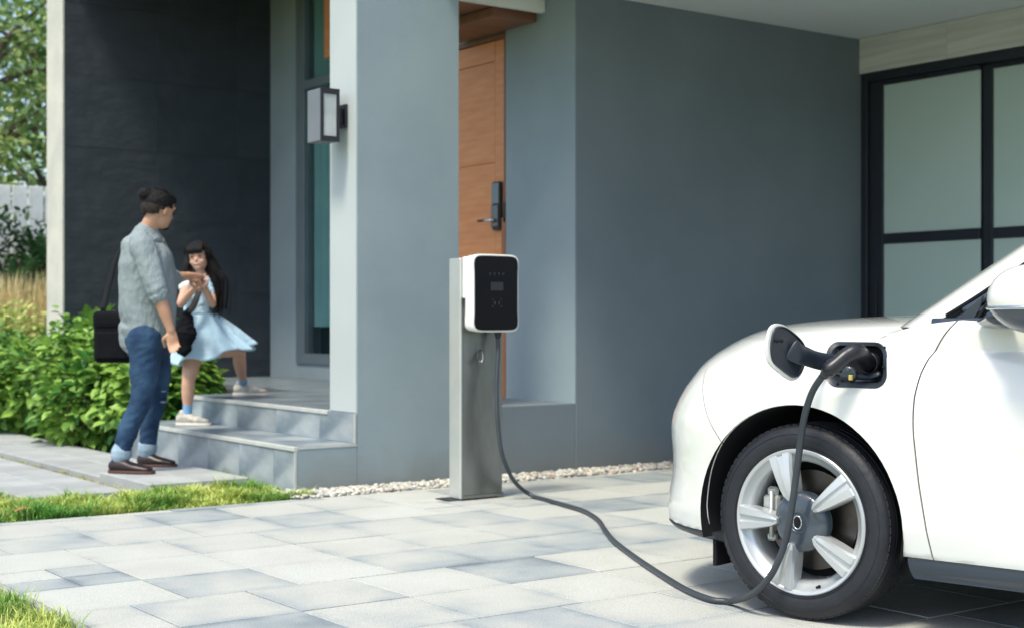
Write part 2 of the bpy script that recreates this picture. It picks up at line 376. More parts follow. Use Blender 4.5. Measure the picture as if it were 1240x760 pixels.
# stone pavers, each its own piece
rows = []
y = 5.02
k = 0
tile_cache = {}
def tile_mesh(w_, d_, h_=.03, bev=.0018):
    key = (round(w_, 3), round(d_, 3))
    if key not in tile_cache:
        bm = bmesh.new(); box_bm(bm, (-w_/2, -d_/2, -h_), (w_/2, d_/2, 0), bev)
        me = bpy.data.meshes.new('paving_tile'); bm.to_mesh(me); bm.free(); me.materials.append(M['paver']); tile_cache[key] = me
    return tile_cache[key]
RP, CP = .457, .452
GAP = .0068
count = 0
def add_tile(x0, x1, y0, y1):
    me = tile_mesh(x1-x0-GAP, y1-y0-GAP)
    o = new('paving_tile', me, None, pav)
    o.location = Vector(((x0+x1)/2, (y0+y1)/2, random.uniform(-.0012, .0012)))-PC
    o.rotation_euler = (random.uniform(-.002, .002), random.uniform(-.002, .002), random.uniform(-.0015, .0015))
extra = []
for r in range(-12, 6):
    y0 = 5.02+RP*r; y1 = y0+RP
    if r == 5: y1 = PAV_Y1
    if y0 >= PAV_Y1: continue
    offs = .226 if r in (-1, -2, 3, 4, -5, -6) else (0 if r >= 0 else .113)
    xs = [PAV_X0]+[PAV_X0+.02+offs+CP*i for i in range(-1, 24) if PAV_X0+.05 < PAV_X0+.02+offs+CP*i < 11.9]+[12]
    for i in range(len(xs)-1):
        cx, cy = (xs[i]+xs[i+1])/2, (y0+y1)/2
        d = CA*cx+SA*cy; rr = SA*cx-CA*cy
        vis = d > 3.6 and abs(rr/d) < .42
        if not vis:
            extra.append((xs[i], xs[i+1], y0, y1)); continue
        if (r, i) in ((1, 0), (3, 6), (0, 8), (2, 9)) and xs[i+1]-xs[i] > .3:
            xm = (xs[i]+xs[i+1])/2; ym = (y0+y1)/2
            add_tile(xs[i], xm, y0, ym); add_tile(xs[i], xm, ym, y1); add_tile(xm, xs[i+1], y0, ym); add_tile(xm, xs[i+1], ym, y1)
        else: add_tile(xs[i], xs[i+1], y0, y1)
bm = bmesh.new()
for x0, x1, y0, y1 in extra: box_bm(bm, (x0+.002, y0+.002, -.03), (x1-.002, y1-.002, 0))
me = bpy.data.meshes.new('outlying_tiles'); bm.to_mesh(me); bm.free()
o = new('outlying_tiles', me, M['paver'], pav, -PC); o['kind'] = 'stuff'
# edging strip at the lawn
box('edging_strip', (PAV_X0-.035, -3, -.06), (PAV_X0-.002, 7.40, -.002), M['slab'], pav).location -= PC

# gravel strip at the foot of the walls
gb = box('gravel_bed', (3.82, PAV_Y1+.002, -.06), (8.86, 7.66, -.014), M['soil']); tag(gb, kind='structure')
V = []; Fc = []; T = []
for i in range(5200):
    x = random.uniform(3.80, 8.84); yy = random.uniform(PAV_Y1-.02, 7.61)
    if x < 3.93: yy = random.uniform(PAV_Y1-.02, 7.68)
    s = random.uniform(.007, .017); z = random.uniform(-.012, .012) + (0.01 if yy > PAV_Y1+.03 else .006)
    R = Matrix.Rotation(random.uniform(0, PI), 3, 'Z') @ Matrix.Rotation(random.uniform(-.5, .5), 3, 'X')
    v, f = ell((x, yy, z), (s*random.uniform(1, 1.6), s, s*random.uniform(.5, .8)), R, 7, 4)
    o = len(V); V += v; Fc += [tuple(q+o for q in ff) for ff in f]
    warm = min(1, max(0, (x-4.6)/2.5))
    c = random.choice([(.55, .54, .48), (.62, .60, .52), (.45, .46, .44), (.5, .46, .38)] + [(.36, .36, .36), (.36, .26, .19), (.30, .27, .24), (.46, .41, .35)]*(1 if random.random() < .15+warm*.8 else 0))
    kf = random.uniform(.8, 1.12); c = tuple(q*kf for q in c); T += [c]*len(v)
me = mesh('gravel', V, Fc, True)
a = me.color_attributes.new('tint', 'FLOAT_COLOR', 'POINT'); a.data.foreach_set('color', np.c_[np.array(T), np.ones(len(T))].ravel())
tag(new('gravel', me, M['stone_attr']), 'strip of cream and brown pebbles along the foot of the grey walls', 'gravel', kind='stuff')

# garden path slabs
path = box('path', (2.44, 8.10, -.06), (3.90, 17.5, -.022), M['soil']); tag(path, kind='structure')
PP = Vector(path.location)
def slab(x0, x1, y0, y1, zt):
    box('path_slab', (x0+.004, y0+.004, -.03), (x1-.004, y1-.004, zt), M['slab'], path, .005).location -= PP
for i in range(15):
    y0 = 8.12+.6*i
    slab(2.50, 2.80, y0, y0+.6, .03); slab(2.80, 3.10, y0, y0+.6, .03)
    if i: slab(3.23, 3.54, y0+.2, y0+.8, .03); slab(3.54, 3.86, y0+.2, y0+.8, .03)
slab(3.22, 3.53, 8.09, 8.92, .06); slab(3.53, 3.86, 8.09, 8.92, .06)
sg = box('sunlit_yard', (3.0, 15.5, -.028), (16, 17.9, -.012), M['far_ground']); tag(sg, kind='structure')

# grass blades
def grass(name, regions, label, hmin, hmax, wid, cols, parent=None):
    V = []; Fc = []; T = []
    for (x0, x1, y0, y1, n) in regions:
        for i in range(n):
            x = random.uniform(x0, x1); yy = random.uniform(y0, y1)
            h = random.uniform(hmin, hmax)*max(.35, .8+1.1*nz((x, yy, 0), 6))
            if nz((x, yy, 9), 7) < -.28 and random.random() < .8: continue
            a = random.uniform(0, 2*PI); ln = random.uniform(.3, 1.15)*h
            ww = wid*random.uniform(.6, 1.2); c, s = math.cos(a), math.sin(a); z0 = -.025
            k = len(V)
            V += [(x-s*ww, yy+c*ww, z0), (x+s*ww, yy-c*ww, z0), (x+c*ln*.35-s*ww*.9, yy+s*ln*.35+c*ww*.9, z0+h*.6),
                  (x+c*ln*.35+s*ww*.9, yy+s*ln*.35-c*ww*.9, z0+h*.6), (x+c*ln, yy+s*ln, z0+h*random.uniform(.7, 1))]
            Fc += [(k, k+1, k+3, k+2), (k+2, k+3, k+4)]
            q = min(1, max(0, .5+1.4*nz((x, yy, 3), 3)+random.uniform(-.45, .45))); c0, c1 = cols
            cc = tuple(c0[j]*(1-q)+c1[j]*q for j in range(3)); T += [cc]*5
    me = mesh(name, V, Fc)
    a = me.color_attributes.new('tint', 'FLOAT_COLOR', 'POINT'); a.data.foreach_set('color', np.c_[np.array(T), np.ones(len(T))].ravel())
    return tag(new(name, me, M['grass_attr']), label, 'grass', kind='stuff')
GC = ((.12, .30, .05), (.60, .66, .18))
grass('grass', [(.6, PAV_X0-.03, 3.6, 5.95, 15000)], 'bright green lawn in the near corner beside the paving', .035, .085, .0028, GC)
grass('grass', [(1.4, 2.5, 7.42, 8.2, 9000), (2.4, 3.93, 7.42, 8.09, 15000), (3.86, 3.93, 7.5, 8.7, 900), (1.2, 2.5, 8.1, 9.6, 6000)], 'ragged grass strip between the paving and the stepping slabs', .035, .10, .0045, GC)
grass('grass', [(3.10, 3.22, 8.1, 13, 4200), (1.5, 2.5, 9.6, 14, 5000)], 'pale dry grass growing between the path slabs', .02, .05, .003, ((.28, .30, .07), (.55, .52, .20)))
for p in ((2.30, 7.50),):
    v = [(0, -.035, 0), (.03, -.01, .008), (.045, .03, .004), (0, .045, .012), (-.035, .02, .004), (-.03, -.015, .01)]
    o = new('fallen_leaf', mesh('fallen_leaf', v+[(0, 0, .018)], [(i, (i+1) % 6, 6) for i in range(6)]), M['leaf_litter'], None, (p[0], p[1], .045))
    o.rotation_euler = (.1, .2, random.uniform(0, 6))
    tag(o, 'dry orange leaf lying on the grass strip near the left edge', 'leaf')

# ================================================================== HOUSE
DY = 12.9; WY = 7.62; CX = 4.342; DX = 6.024; ZC = 3.22; GX = 8.86; ZL = .46
H = empty('house', (CX, WY, 0)); tag(H, 'modern grey rendered house with open carport and recessed entrance porch', 'house')
HL = Vector(H.location)
def hpart(o): o.location -= HL; return o
def hbox(name, lo, hi, m, bev=0.0, parent=None):
    return hpart(box(name, lo, hi, m, parent or H, bev)) if parent is None else box(name, lo, hi, m, parent, bev)
hbox('pillar', (CX, WY, 0), (5.084, 7.95, 5.2), M['paint'], .004)
hbox('pillar_lit_skin', (CX-.004, WY+.003, ZL), (CX+.001, 7.948, 5.2), M['paint_lit'])  # thin skin on the sky-facing side, its light put into the colour
hbox('low_wall', (5.086, WY+.002, 0), (DX-.002, 7.95, ZL), M['paint_shaded'], .003)
hbox('carport_wall', (DX, WY, 0), (GX+.3, 8.42, ZC), M['paint_shaded'], .004)
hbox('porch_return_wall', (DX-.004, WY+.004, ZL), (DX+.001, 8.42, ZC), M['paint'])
hbox('upper_wall', (6.372, WY+.6, 3.33), (GX+.3, 9.2, 5.2), M['paint'])
hbox('carport_ceiling', (4.9, 2.6, ZC), (12.5, 7.946, ZC+.12), M['ceiling'], .003)
hbox('roof_slab', (4.85, 2.55, ZC+.122), (12.6, 8.2, ZC+.40), M['white_trim'], .01)
hbox('plaster_fascia', (5.086, 7.95, 3.135), (DX-.006, 8.00, ZC), M['white_trim'], .003)
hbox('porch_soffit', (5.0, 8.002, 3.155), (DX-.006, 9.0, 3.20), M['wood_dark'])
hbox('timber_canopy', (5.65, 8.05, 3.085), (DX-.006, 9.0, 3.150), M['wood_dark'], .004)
hbox('porch_shade_slab', (CX+.004, 7.952, 4.16), (6.37, DY-.004, 5.15), M['wood_dark'])  # unseen slab, added to shade the porch and its window wall
# carport beam clad in stone
bmh = hbox('stone_beam', (GX+.02, 2.6, 2.945), (GX+.3, WY-.002, ZC-.002), M['mortar'])
for i in range(6):
    y1 = WY-.004-.83*i; o = box('cladding_panel', (GX-.002, y1-.828, 2.945), (GX+.019, y1, ZC-.003), M['beam'], bmh, .001)
    o.location -= Vector(bmh.location)+HL
# frosted sliding doors
gd = empty('frosted_door', (0, 0, 0)); gd.parent = H; gd.location = Vector((GX, 5, 0))-HL
GL = Vector((GX, 5, 0))
def gbox(name, lo, hi, m, bev=.003): o = box(name, lo, hi, m, gd, bev); o.location -= GL; return o
gbox('outer_frame', (GX+.02, 7.56, 0), (GX+.16, WY-.003, 2.943), M['metal_frame'])
gbox('head_rail', (GX+.02, 2.6, 2.875), (GX+.16, 7.558, 2.943), M['metal_frame'])
yy = 7.555; pane_w = .885; st = .085
k = 0
for k in range(5):
    x0 = GX+.05 + (.045 if k % 2 else 0)
    a1 = yy; a0 = yy-st*.95
    if k == 0: a0 = 7.43
    gbox('stile', (x0, a0, .03), (x0+.05, a1, 2.873), M['metal_frame'])
    p1 = a0; p0 = p1-pane_w
    for (z0, z1) in ((.10, 1.604), (1.684, 2.838)):
        gbox('pane', (x0+.02, p0+.001, z0+.001), (x0+.03, p1-.001, z1-.001), M['frost'], 0)
    gbox('rail', (x0+.002, p0, 1.605), (x0+.048, p1, 1.683), M['metal_frame'])
    gbox('rail', (x0+.002, p0, 2.839), (x0+.048, p1, 2.873), M['metal_frame'])
    gbox('rail', (x0+.002, p0, .03), (x0+.048, p1, .10), M['metal_frame'])
    yy = p0
gbox('pull_handle', (GX+.035, 7.48, 1.02), (GX+.049, 7.505, 1.30), M['black_metal'])
gbox('backing_panel', (GX+.20, 2.6, 0), (GX+.24, 7.6, 2.94), M['interior'], 0)
hbox('carport_side_wall', (GX+.241, 2.6, 0), (GX+.3, 7.6, 2.944), M['paint_shaded'])
# front door in the porch
ED = empty('front_door'); ED.parent = H; DL = Vector((6.07, 8.9, ZL)); ED.location = DL-HL
def dbox(name, lo, hi, m, bev=.002, mt=None): o = box(name, lo, hi, m, ED, bev); o.location -= DL; return o
dx = 6.065
dbox('door_leaf', (dx, 8.47, ZL+.01), (dx+.05, 9.55, 3.045), M['wood'], .003)
# raised border framing sunken boards, so the joints read as real grooves
for (a, b, z0, z1) in ((8.47, 8.60, ZL+.012, 3.043), (9.42, 9.55, ZL+.012, 3.043), (8.604, 9.416, 2.90, 3.043), (8.604, 9.416, ZL+.012, .62)):
    dbox('door_border', (dx-.012, a, z0), (dx-.001, b, z1), M['wood'], .002)
zb = [.624, 1.36, 2.16, 2.896]
for i in range(3):
    dbox('door_board', (dx-.009, 8.606, zb[i]+.002), (dx-.001, 9.414, zb[i+1]-.002), M['wood'], .002)
dbox('door_jamb', (dx-.03, 8.424, ZL), (dx+.05, 8.468, 3.05), M['wood_dark'], .002)
dbox('door_trim', (dx-.034, 8.44, ZL), (dx-.0305, 8.49, 1.75), M['wood_jamb'], 0)
dbox('door_head', (dx-.03, 8.424, 3.048), (dx+.05, 9.6, 3.084), M['wood_dark'], .002)
lk = dbox('door_lock', (dx-.045, 8.50, 1.665), (dx-.0125, 8.60, 2.015), M['black_metal'], .008)
LL = Vector(lk.location)+DL
o = box('lock_keypad', (dx-.052, 8.505, 1.855), (dx-.046, 8.592, 2.005), M['alu'], lk, .003); o.location -= LL
o = box('lock_cover', (dx-.056, 8.505, 1.69), (dx-.046, 8.595, 1.845), M['hub'], lk, .003); o.location -= LL
v, f = tube_data([Vector((dx-.05, 8.54, 1.735)), Vector((dx-.085, 8.54, 1.735)), Vector((dx-.095, 8.56, 1.735)), Vector((dx-.095, 8.70, 1.735))], .011, 8)
o = new('lever_handle', mesh('lever_handle', v, f, True), M['chrome'], lk, -LL)
dbox('strike_plate', (dx-.034, 8.442, 1.72), (dx-.0305, 8.466, 1.86), M['black_metal'], 0)
hbox('door_wall', (6.055, 9.6, ZL), (6.35, 9.95, 5.2), M['paint'])
hbox('door_header_wall', (6.055, 8.43, 3.09), (6.3, 9.598, 5.2), M['paint'])
# window wall of the porch
WX = 6.38
hbox('window_wall', (WX, 12.33, 0), (WX+.25, 12.9, 5.2), M['paint'])
hbox('window_wall_base', (WX, 9.952, 0), (WX+.25, 12.329, .60), M['paint'])
wd = empty('window'); wd.parent = H; wl = Vector((WX, 11, .6)); wd.location = wl-HL
def wbox(name, lo, hi, m, bev=.002): o = box(name, lo, hi, m, wd, bev); o.location -= wl; return o
wbox('frame', (WX-.02, 12.16, .602), (WX+.08, 12.325, 5.2), M['alu'])
wbox('frame', (WX-.02, 9.96, .602), (WX+.08, 12.158, .70), M['alu'])
wbox('transom', (WX-.035, 9.96, 3.17), (WX+.078, 12.158, 3.25), M['alu'])
wbox('pane', (WX+.03, 9.97, .702), (WX+.042, 12.156, 3.168), mat('clear_dark_glass', (.02, .05, .055), .05, alpha=.18), 0)
wbox('pane', (WX+.03, 9.97, 3.252), (WX+.042, 12.156, 5.2), bpy.data.materials['clear_dark_glass'], 0)
v = []; f = []
for i in range(81):
    yq = 10.0+2.19*i/80; xq = WX+.10+.025*math.sin(i*1.35)
    v += [(xq, yq, .95), (xq, yq, 5.15)]
    if i: k = 2*i; f.append((k-2, k, k+1, k-1))
cu = new('curtain', mesh('curtain', v, f, True), M['curtain'], wd, -wl)
wbox('room_back', (WX+.25, 9.9, .3), (WX+.3, 12.9, 5.2), M['interior'], 0)
wbox('timber_blind', (WX-.10, 11.1, 3.38), (WX-.05, 11.62, 5.2), M['wood'], .003)
# dark tiled fin wall
DY = 12.9; FX = 4.33
dw = hbox('dark_wall', (FX+.012, DY+.014, -.02), (6.63, 13.32, 5.2), M['interior'])
dwl = Vector(dw.location)+HL
xs = [FX+.012, 5.22, 6.03, 6.63]; zs = [-.0, .62, 1.27, 1.93, 2.58, 3.23, 3.88, 4.53, 5.2]
for i in range(3):
    for j in range(8):
        o = box('wall_panel', (xs[i]+.0008, DY+random.uniform(0, .002), zs[j]+.0008), (xs[i+1]-.0008, DY+.013, zs[j+1]-.0008), M['dark_tile'], dw, .0015)
        o.location -= dwl
hbox('wall_end_face', (FX-.01, DY-.002, 0), (FX+.011, 13.33, 5.2), M['side_concrete'], .003)

# front steps
ST = empty('front_steps', (3.927, 8.7, 0)); tag(ST, 'two wide grey marble steps rising to the porch landing', 'steps')
SL = Vector(ST.location)
def sbox(name, lo, hi, m, bev=0.0): o = box(name, lo, hi, m, ST, bev); o.location -= SL; return o
Z1 = .275; X1 = 3.927
sbox('step_core', (X1+.012, WY+.002, -.02), (CX-.002, 10.2, Z1-.016), M['mortar'])
sbox('side_render', (X1+.010, WY-.001, 0), (CX-.001, WY+.0015, Z1-.016), M['paint'])
ys = [WY+.006, 7.90, 8.38, 8.86, 9.34, 9.82, 10.2]
for i in range(6):
    sbox('riser_tile', (X1, ys[i]+.0015, -.01), (X1+.011, ys[i+1]-.0015, Z1-.028), M['step_tile'], .001)
ys2 = [WY+.002, 8.04, 8.64, 9.24, 9.84, 10.2]
for i in range(5):
    sbox('tread_tile', (X1+.02, ys2[i]+.0015, Z1-.015), (CX-.003, ys2[i+1]-.0015, Z1), M['step_tile'], .0015)
sbox('nosing', (X1-.008, WY-.002, Z1-.027), (X1+.019, 10.2, Z1-.001), M['nosing'], .003)
sbox('nosing', (X1+.02, WY-.004, Z1-.015), (CX-.001, WY-.0005, Z1-.002), M['nosing'])
sbox('corner_trim', (X1-.004, WY-.004, 0), (X1+.009, WY+.005, Z1-.028), M['nosing'])
ys3 = [WY+.006, 8.06, 8.66, 9.26, 9.86, 10.2]
for i in range(5):
    sbox('riser_tile', (CX-.016, ys3[i]+.0015, Z1+.001), (CX-.0055, ys3[i+1]-.0015, ZL-(.028 if ys3[i] > 7.9 else .004)), M['step_tile'], .001)
sbox('corner_trim', (CX-.018, WY-.004, Z1), (CX-.006, WY+.005, ZL-.002), M['nosing'])
LD = box('landing', (CX-.005, 7.952, 0), (6.36, 10.198, ZL-.016), M['mortar']); tag(LD, kind='structure')
LDl = Vector(LD.location)
o = box('landing_core', (5.1, 10.199, 0), (6.36, 12.898, ZL-.016), M['mortar'], LD); o.location -= LDl
o = box('landing_nosing', (CX-.024, 7.955, ZL-.027), (CX+.006, 10.2, ZL-.001), M['nosing'], LD, .003); o.location -= LDl
for i in range(4):
    for j in range(9):
        x0 = CX+.008+.5*i; y0 = 7.955+.55*j
        if y0 > 10.1 and x0 < 5.2: continue
        x1 = min(x0+.5, 6.055); y1_ = min(y0+.55, 12.897)
        if x0 > 6.05: continue
        if i == 3: x1 = 6.052 if y0 < 9.9 else 6.375
        o = box('floor_tile', (x0+.0015, y0+.0015, ZL-.015), (x1-.0015, y1_-.0015, ZL), M['landing_tile'], LD, .0015); o.location -= LDl
        
# wall lamp
WL = empty('wall_lamp', (CX, 7.785, 2.25)); tag(WL, 'black box wall lamp with frosted front mounted on the pillar', 'lamp')
wll = Vector(WL.location)
def lbox(name, lo, hi, m, bev=.002): o = box(name, lo, hi, m, WL, bev); o.location -= wll; return o
lbox('mounting_plate', (CX-.022, 7.72, 2.19), (CX-.005, 7.85, 2.33), M['black_metal'])
lbox('bracket', (CX-.078, 7.75, 2.215), (CX-.0225, 7.82, 2.305), M['black_metal'])
lbox('lamp_shell', (4.140, 7.706, 2.094), (4.265, 7.87, 2.41), M['lamp_side_lit'], .003)
for (a, b, c, d) in ((4.138, 4.158, 2.092, 2.412), (4.247, 4.267, 2.092, 2.412), (4.1581, 4.2469, 2.092, 2.125), (4.1581, 4.2469, 2.379, 2.412)):
    lbox('front_frame', (a, 7.694, c), (b, 7.705, d), M['black_metal'], .001)
lbox('lamp_glass', (4.159, 7.700, 2.126), (4.246, 7.7055, 2.378), M['lampglass'], 0)

# ================================================================== CHARGING STATION
CS = empty('charging_station', (4.68, 6.84, 0)); tag(CS, 'white and black car charger on a brushed steel post', 'charger')
csl = Vector(CS.location)
def cbox(name, lo, hi, m, bev=.002, par=None): o = box(name, lo, hi, m, CS, bev); o.location -= csl; return o
ped = boxes('post', [((4.545, 6.785, .01), (4.824, 6.80, 1.362)), ((4.815, 6.80, .01), (4.824, 6.89, 1.362)), ((4.545, 6.882, .01), (4.8149, 6.89, 1.362)), ((4.545, 6.80, 1.352), (4.8149, 6.8815, 1.360))], M['steel'], CS, .001); ped.location = -csl
cbox('post_flange', (4.530, 6.780, .01), (4.5445, 6.892, 1.368), M['steel_lit'], .003)
cbox('base_plate', (4.46, 6.80, .002), (4.80, 6.93, .007), M['black_metal'], .001)
cbox('base_trim', (4.5455, 6.776, .01), (4.828, 6.7845, .028), M['steel'], .001)
# hook
v, f = tube_data(crom([(4.665, 6.785, .845), (4.665, 6.755, .84), (4.655, 6.735, .80), (4.64, 6.73, .775), (4.625, 6.725, .79)], 4), .007, 8)
new('cable_hook', mesh('cable_hook', v, f, True), M['steel'], CS, -csl)
cbox('hook_plate', (4.648, 6.781, .80), (4.684, 6.7845, .88), M['steel'])
# charger housing : waisted rounded slab
def waisted(hw, hh, waist, rc, n=14):
    pts = []
    for i in range(4*n):
        a = 2*PI*(i+.5)/(4*n)
        cx = math.copysign(abs(math.cos(a))**.28, math.cos(a)); cz = math.copysign(abs(math.sin(a))**.22, math.sin(a))
        x = cx*hw; z = cz*hh
        x *= 1-waist*(1-min(1, abs(z)/hh)**1.6)
        pts.append((x, z))
    return pts
def loft(sections, cap=True):
    n = len(sections[0]); V = [p for s in sections for p in s]; Fc = []
    for i in range(len(sections)-1):
        for k in range(n): Fc.append((i*n+k, i*n+(k+1) % n, (i+1)*n+(k+1) % n, (i+1)*n+k))
    if cap: Fc.append(tuple(range(n-1, -1, -1))); Fc.append(tuple(range((len(sections)-1)*n, len(sections)*n)))
    return V, Fc
ccx, ccz, yf = 4.698, 1.170, 6.665
def sec(y, s, wst=.10, hw=.168, hh=.219): return [(ccx+x*s, y, ccz+z*(s if s > .97 else s+.01)) for x, z in waisted(hw, hh, wst, .05)]
V_, F_ = loft([sec(yf+.085, .97), sec(yf+.02, 1.0), sec(yf+.006, .995), sec(yf, .975)])
hs = mesh('charger_housing', V_, F_); smooth_by_angle(hs, 40)
hs = new('charger_housing', hs, M['plastic_white'], CS, -csl)
boxes('rear_bracket', [((4.545, yf+.086, 1.14), (4.80, 6.7845, 1.375)), ((4.575, yf+.0861, .97), (4.80, 6.784, 1.139))], M['plastic_white'], CS, .006).location = -csl
V_, F_ = loft([[(ccx+x*.94, yf-.0005, ccz+z*.955) for x, z in waisted(.168, .219, .10, .05)], [(ccx+x*.93, yf-.004, ccz+z*.95) for x, z in waisted(.168, .219, .10, .05)]])
pn = mesh('front_panel', V_, F_); smooth_by_angle(pn, 40)
FP = new('front_panel', pn, M['plastic_black'], CS, -csl)
def fp(name, lo, hi, m): return box(name, lo, hi, m, FP)
yp = yf-.0055
fp('display', (ccx-.04, yp, 1.185), (ccx+.045, yp+.001, 1.232), M['screen'])
for i in range(4):
    cx_ = ccx-.045+i*.030; o = new('status_icon', prism([(cx_-.006, 1.285), (cx_+.006, 1.285), (cx_+.002, 1.279), (cx_+.001, 1.269), (cx_-.001, 1.269), (cx_-.002, 1.279)], yp, yp+.001), M['icon'], FP)
L = []
for sx_ in (-1, 1):
    for sz_ in (-1, 1):
        cx_ = ccx+.002+sx_*.032; cz_ = 1.115+sz_*.022
        L += [((min(cx_, cx_-sx_*.010), yp, cz_-.001), (max(cx_, cx_-sx_*.010), yp+.001, cz_+.001)), ((cx_-.001, yp, min(cz_+.001*sz_*-1, cz_-sz_*.010)), (cx_+.001, yp+.001, max(cz_-.001*sz_, cz_-sz_*.010)))]
boxes('card_reader_mark', L, M['icon'], FP)
for q in (-.012, .016):
    new('card_reader_wave', prism([(ccx+q-.004, 1.115), (ccx+q, 1.126), (ccx+q+.004, 1.115), (ccx+q, 1.104)], yp, yp+.001), M['icon'], FP)
v, f = tube_data([(4.745, yf+.05, .965), (4.745, yf+.05, .935), (4.745, yf+.05, .915)], [.021, .019, .014], 12)
new('cable_gland', mesh('cable_gland', v, f, True), M['plug'], CS, -csl)
v, f = tube_data([(4.66, yf+.05, .965), (4.66, yf+.05, .945)], [.014, .012], 12)
new('cable_gland', mesh('cable_gland', v, f, True), M['plug'], CS, -csl)

# ================================================================== CAR
CR = empty('parked_car', (3.641, 3.415, 0), math.atan2(-.9773, .2112)); tag(CR, 'white compact hatchback parked in the carport with its charging flap open', 'car')
def c_at(px, py, yi):                       # car-space point on the plane y = yi
    t = (px-620)/F; d = (yi+4.28)/(.669*t+.743); r = t*d
    return Vector(((r-.955)*.743-(d-4.9)*.669, yi, EYE-(py-HZ)/F*d))
ZT = [.2, .27, .35, .5, .65, .78, .85, .9, .95, .98, 1.0, 1.015, 1.03, 1.045]
SI = [.07, .03, .012, 0, 0, .012, .035, .06, .11, .16, .21, .27, .36, .52]
XZ = [.18, .2, .27, .32, .37, .42, .47, .52, .57, .62, .67, .72, .76, .8, .84, .87, .9, .93, .95, .97, .985, 1.0, 1.01, 1.02, 1.03, 1.04, 1.05]
XF = [-.86, -.875, -.885, -.885, -.872, -.858, -.850, -.850, -.856, -.858, -.848, -.825, -.80, -.77, -.74, -.71, -.67, -.625, -.59, -.55, -.51, -.455, -.40, -.32, -.20, -.02, .2]
CWD = .915
def plan(z, nf=44, ns=60, nr=26):
    xf = float(np.interp(z, XZ, XF)); s = s_base = float(np.interp(z, ZT, SI)); xr = 3.38-.22*max(0, z-.55)**1.5*2-.1*max(0, .4-z)*3
    Lf = .80; n = 2.5; Lr = .55; pts = []
    for i in range(nf+1):
        t = math.sin(PI/2*i/nf); pts.append((xf+Lf*(1-(1-t**n)**(1/n)), CWD-t*(CWD-s)))
    x0 = xf+Lf; x1 = xr-Lr
    for i in range(1, ns):
        x = x0+(x1-x0)*i/ns; bl = max(0, min(1, (x-.02)/.40)); bl = bl*bl*(3-2*bl)
        if x > 2.6: bl *= max(0, min(1, (3.0-x)/.4))
        s = s_base-max(0, s_base-.085-.5*max(0, z-1.0))*bl
        dent = .018*math.exp(-((z-.48)/.13)**2)*max(0, min(1, (x-.5)/.35))*max(0, min(1, (2.15-x)/.35))
        pts.append((x, s+dent))
    s = s_base
    for i in range(nr+1):
        t = math.sin(PI/2*(nr-i)/nr); pts.append((xr-Lr*(1-(1-t**n)**(1/n)), CWD-t*(CWD-s)))
    full = pts+[(x, 2*CWD-y) for x, y in pts[-2:0:-1]]
    return [(x, y, z) for x, y in full]
def body_mesh(z0, z1, dz=.0125, inset=0, capend=True):
    zs = []; z = z0
    while z < z1-1e-6:
        zs.append(z); z += dz if z < .9 else .005
    zs.append(z1)
    secs = [plan(z) for z in zs]
    if inset:
        secs = [[(x+(inset if x < 1 else -inset) if False else x, y, z) for x, y, z in s] for s in secs]
    V, Fc = loft(secs)
    return mesh('body', V, Fc)
full_body = body_mesh(.262, 1.045); 
bmF = bmesh.new(); bmF.from_mesh(full_body); bmesh.ops.recalc_face_normals(bmF, faces=bmF.faces[:]); bmF.to_mesh(full_body)
bvh = BVHTree.FromBMesh(bmF); bmF.free()
SRC = full_body.copy(); SRC.shade_smooth()
def surf(x, z):                               # y of the near body side at (x, z)
    h = bvh.ray_cast(Vector((x, -1, z)), Vector((0, 1, 0)))
    return h[0].y if h[0] else .3
def circ(cx, cz, r, n=64): return [(cx+r*math.cos(2*PI*i/n), cz+r*math.sin(2*PI*i/n)) for i in range(n)]
WB = 2.65
cur = full_body
for wx in (0, WB):
    for lo, hi in ((-.3, .34), (2*CWD-.34, 2*CWD+.3)):
        cur = boolean(cur, prism(circ(wx+.002, .345, .392), lo, hi))
# underside hollow
cur = boolean(cur, prism([(-.40, .2), (2.95, .2), (2.95, .33), (-.40, .33)], .16, 2*CWD-.16))
# charge port pocket
PX, PZ = .214, .876
def rrect(cx, cz, hw, hh, r, n=6, skew=0):
    pts = []
    for (sx_, sz_, a0) in ((1, 1, 0), (-1, 1, 90), (-1, -1, 180), (1, -1, 270)):
        for i in range(n+1):
            a = math.radians(a0+90*i/n)
            x = sx_*(hw-r)+r*math.cos(a); z = sz_*(hh-r)+r*math.sin(a); pts.append((cx+x+skew*z, cz+z))
    return pts
def portpts(sw, sh, r, n=6):
    return [(x-.50*(surf(x, z)-.035), z) for x, z in rrect(PX, PZ, .113*sw, .075*sh, r, n)]
cur = boolean(cur, prism(portpts(1, 1, .045), -.1, .20))
# door and shut lines
DLINE = [(.562, 1.06), (.545, 1.025), (.490, .955), (.449, .859), (.435, .727), (.446, .60), (.462, .47), (.477, .361), (.493, .25)]
dl = [(p.x, p.y) for p in crom([(a, b, 0) for a, b in DLINE], 5)]
def strip(line, w_):
    L_ = []; R_ = []
    for i, p in enumerate(line):
        a = Vector(line[max(i-1, 0)]); b = Vector(line[min(i+1, len(line)-1)]); t = (b-a).normalized(); nn = Vector((-t.y, t.x))
        L_.append(tuple(Vector(p)+nn*w_)); R_.append(tuple(Vector(p)-nn*w_))
    return L_+R_[::-1]
door_poly = dl+[(1.57, .25), (1.57, 1.06)]
door_me = boolean(cur.copy(), prism(door_poly, -.1, .150), 'INTERSECT')
door_me2 = boolean(cur.copy(), prism(door_poly, 2*CWD-.150, 2*CWD+.1), 'INTERSECT')
gp = [(x-.0055, z) for x, z in dl]+[(1.5745, .24), (1.5745, 1.07)]
cur = boolean(cur, prism(gp, -.12, .156)); cur = boolean(cur, prism(gp, 2*CWD-.156, 2*CWD+.12))
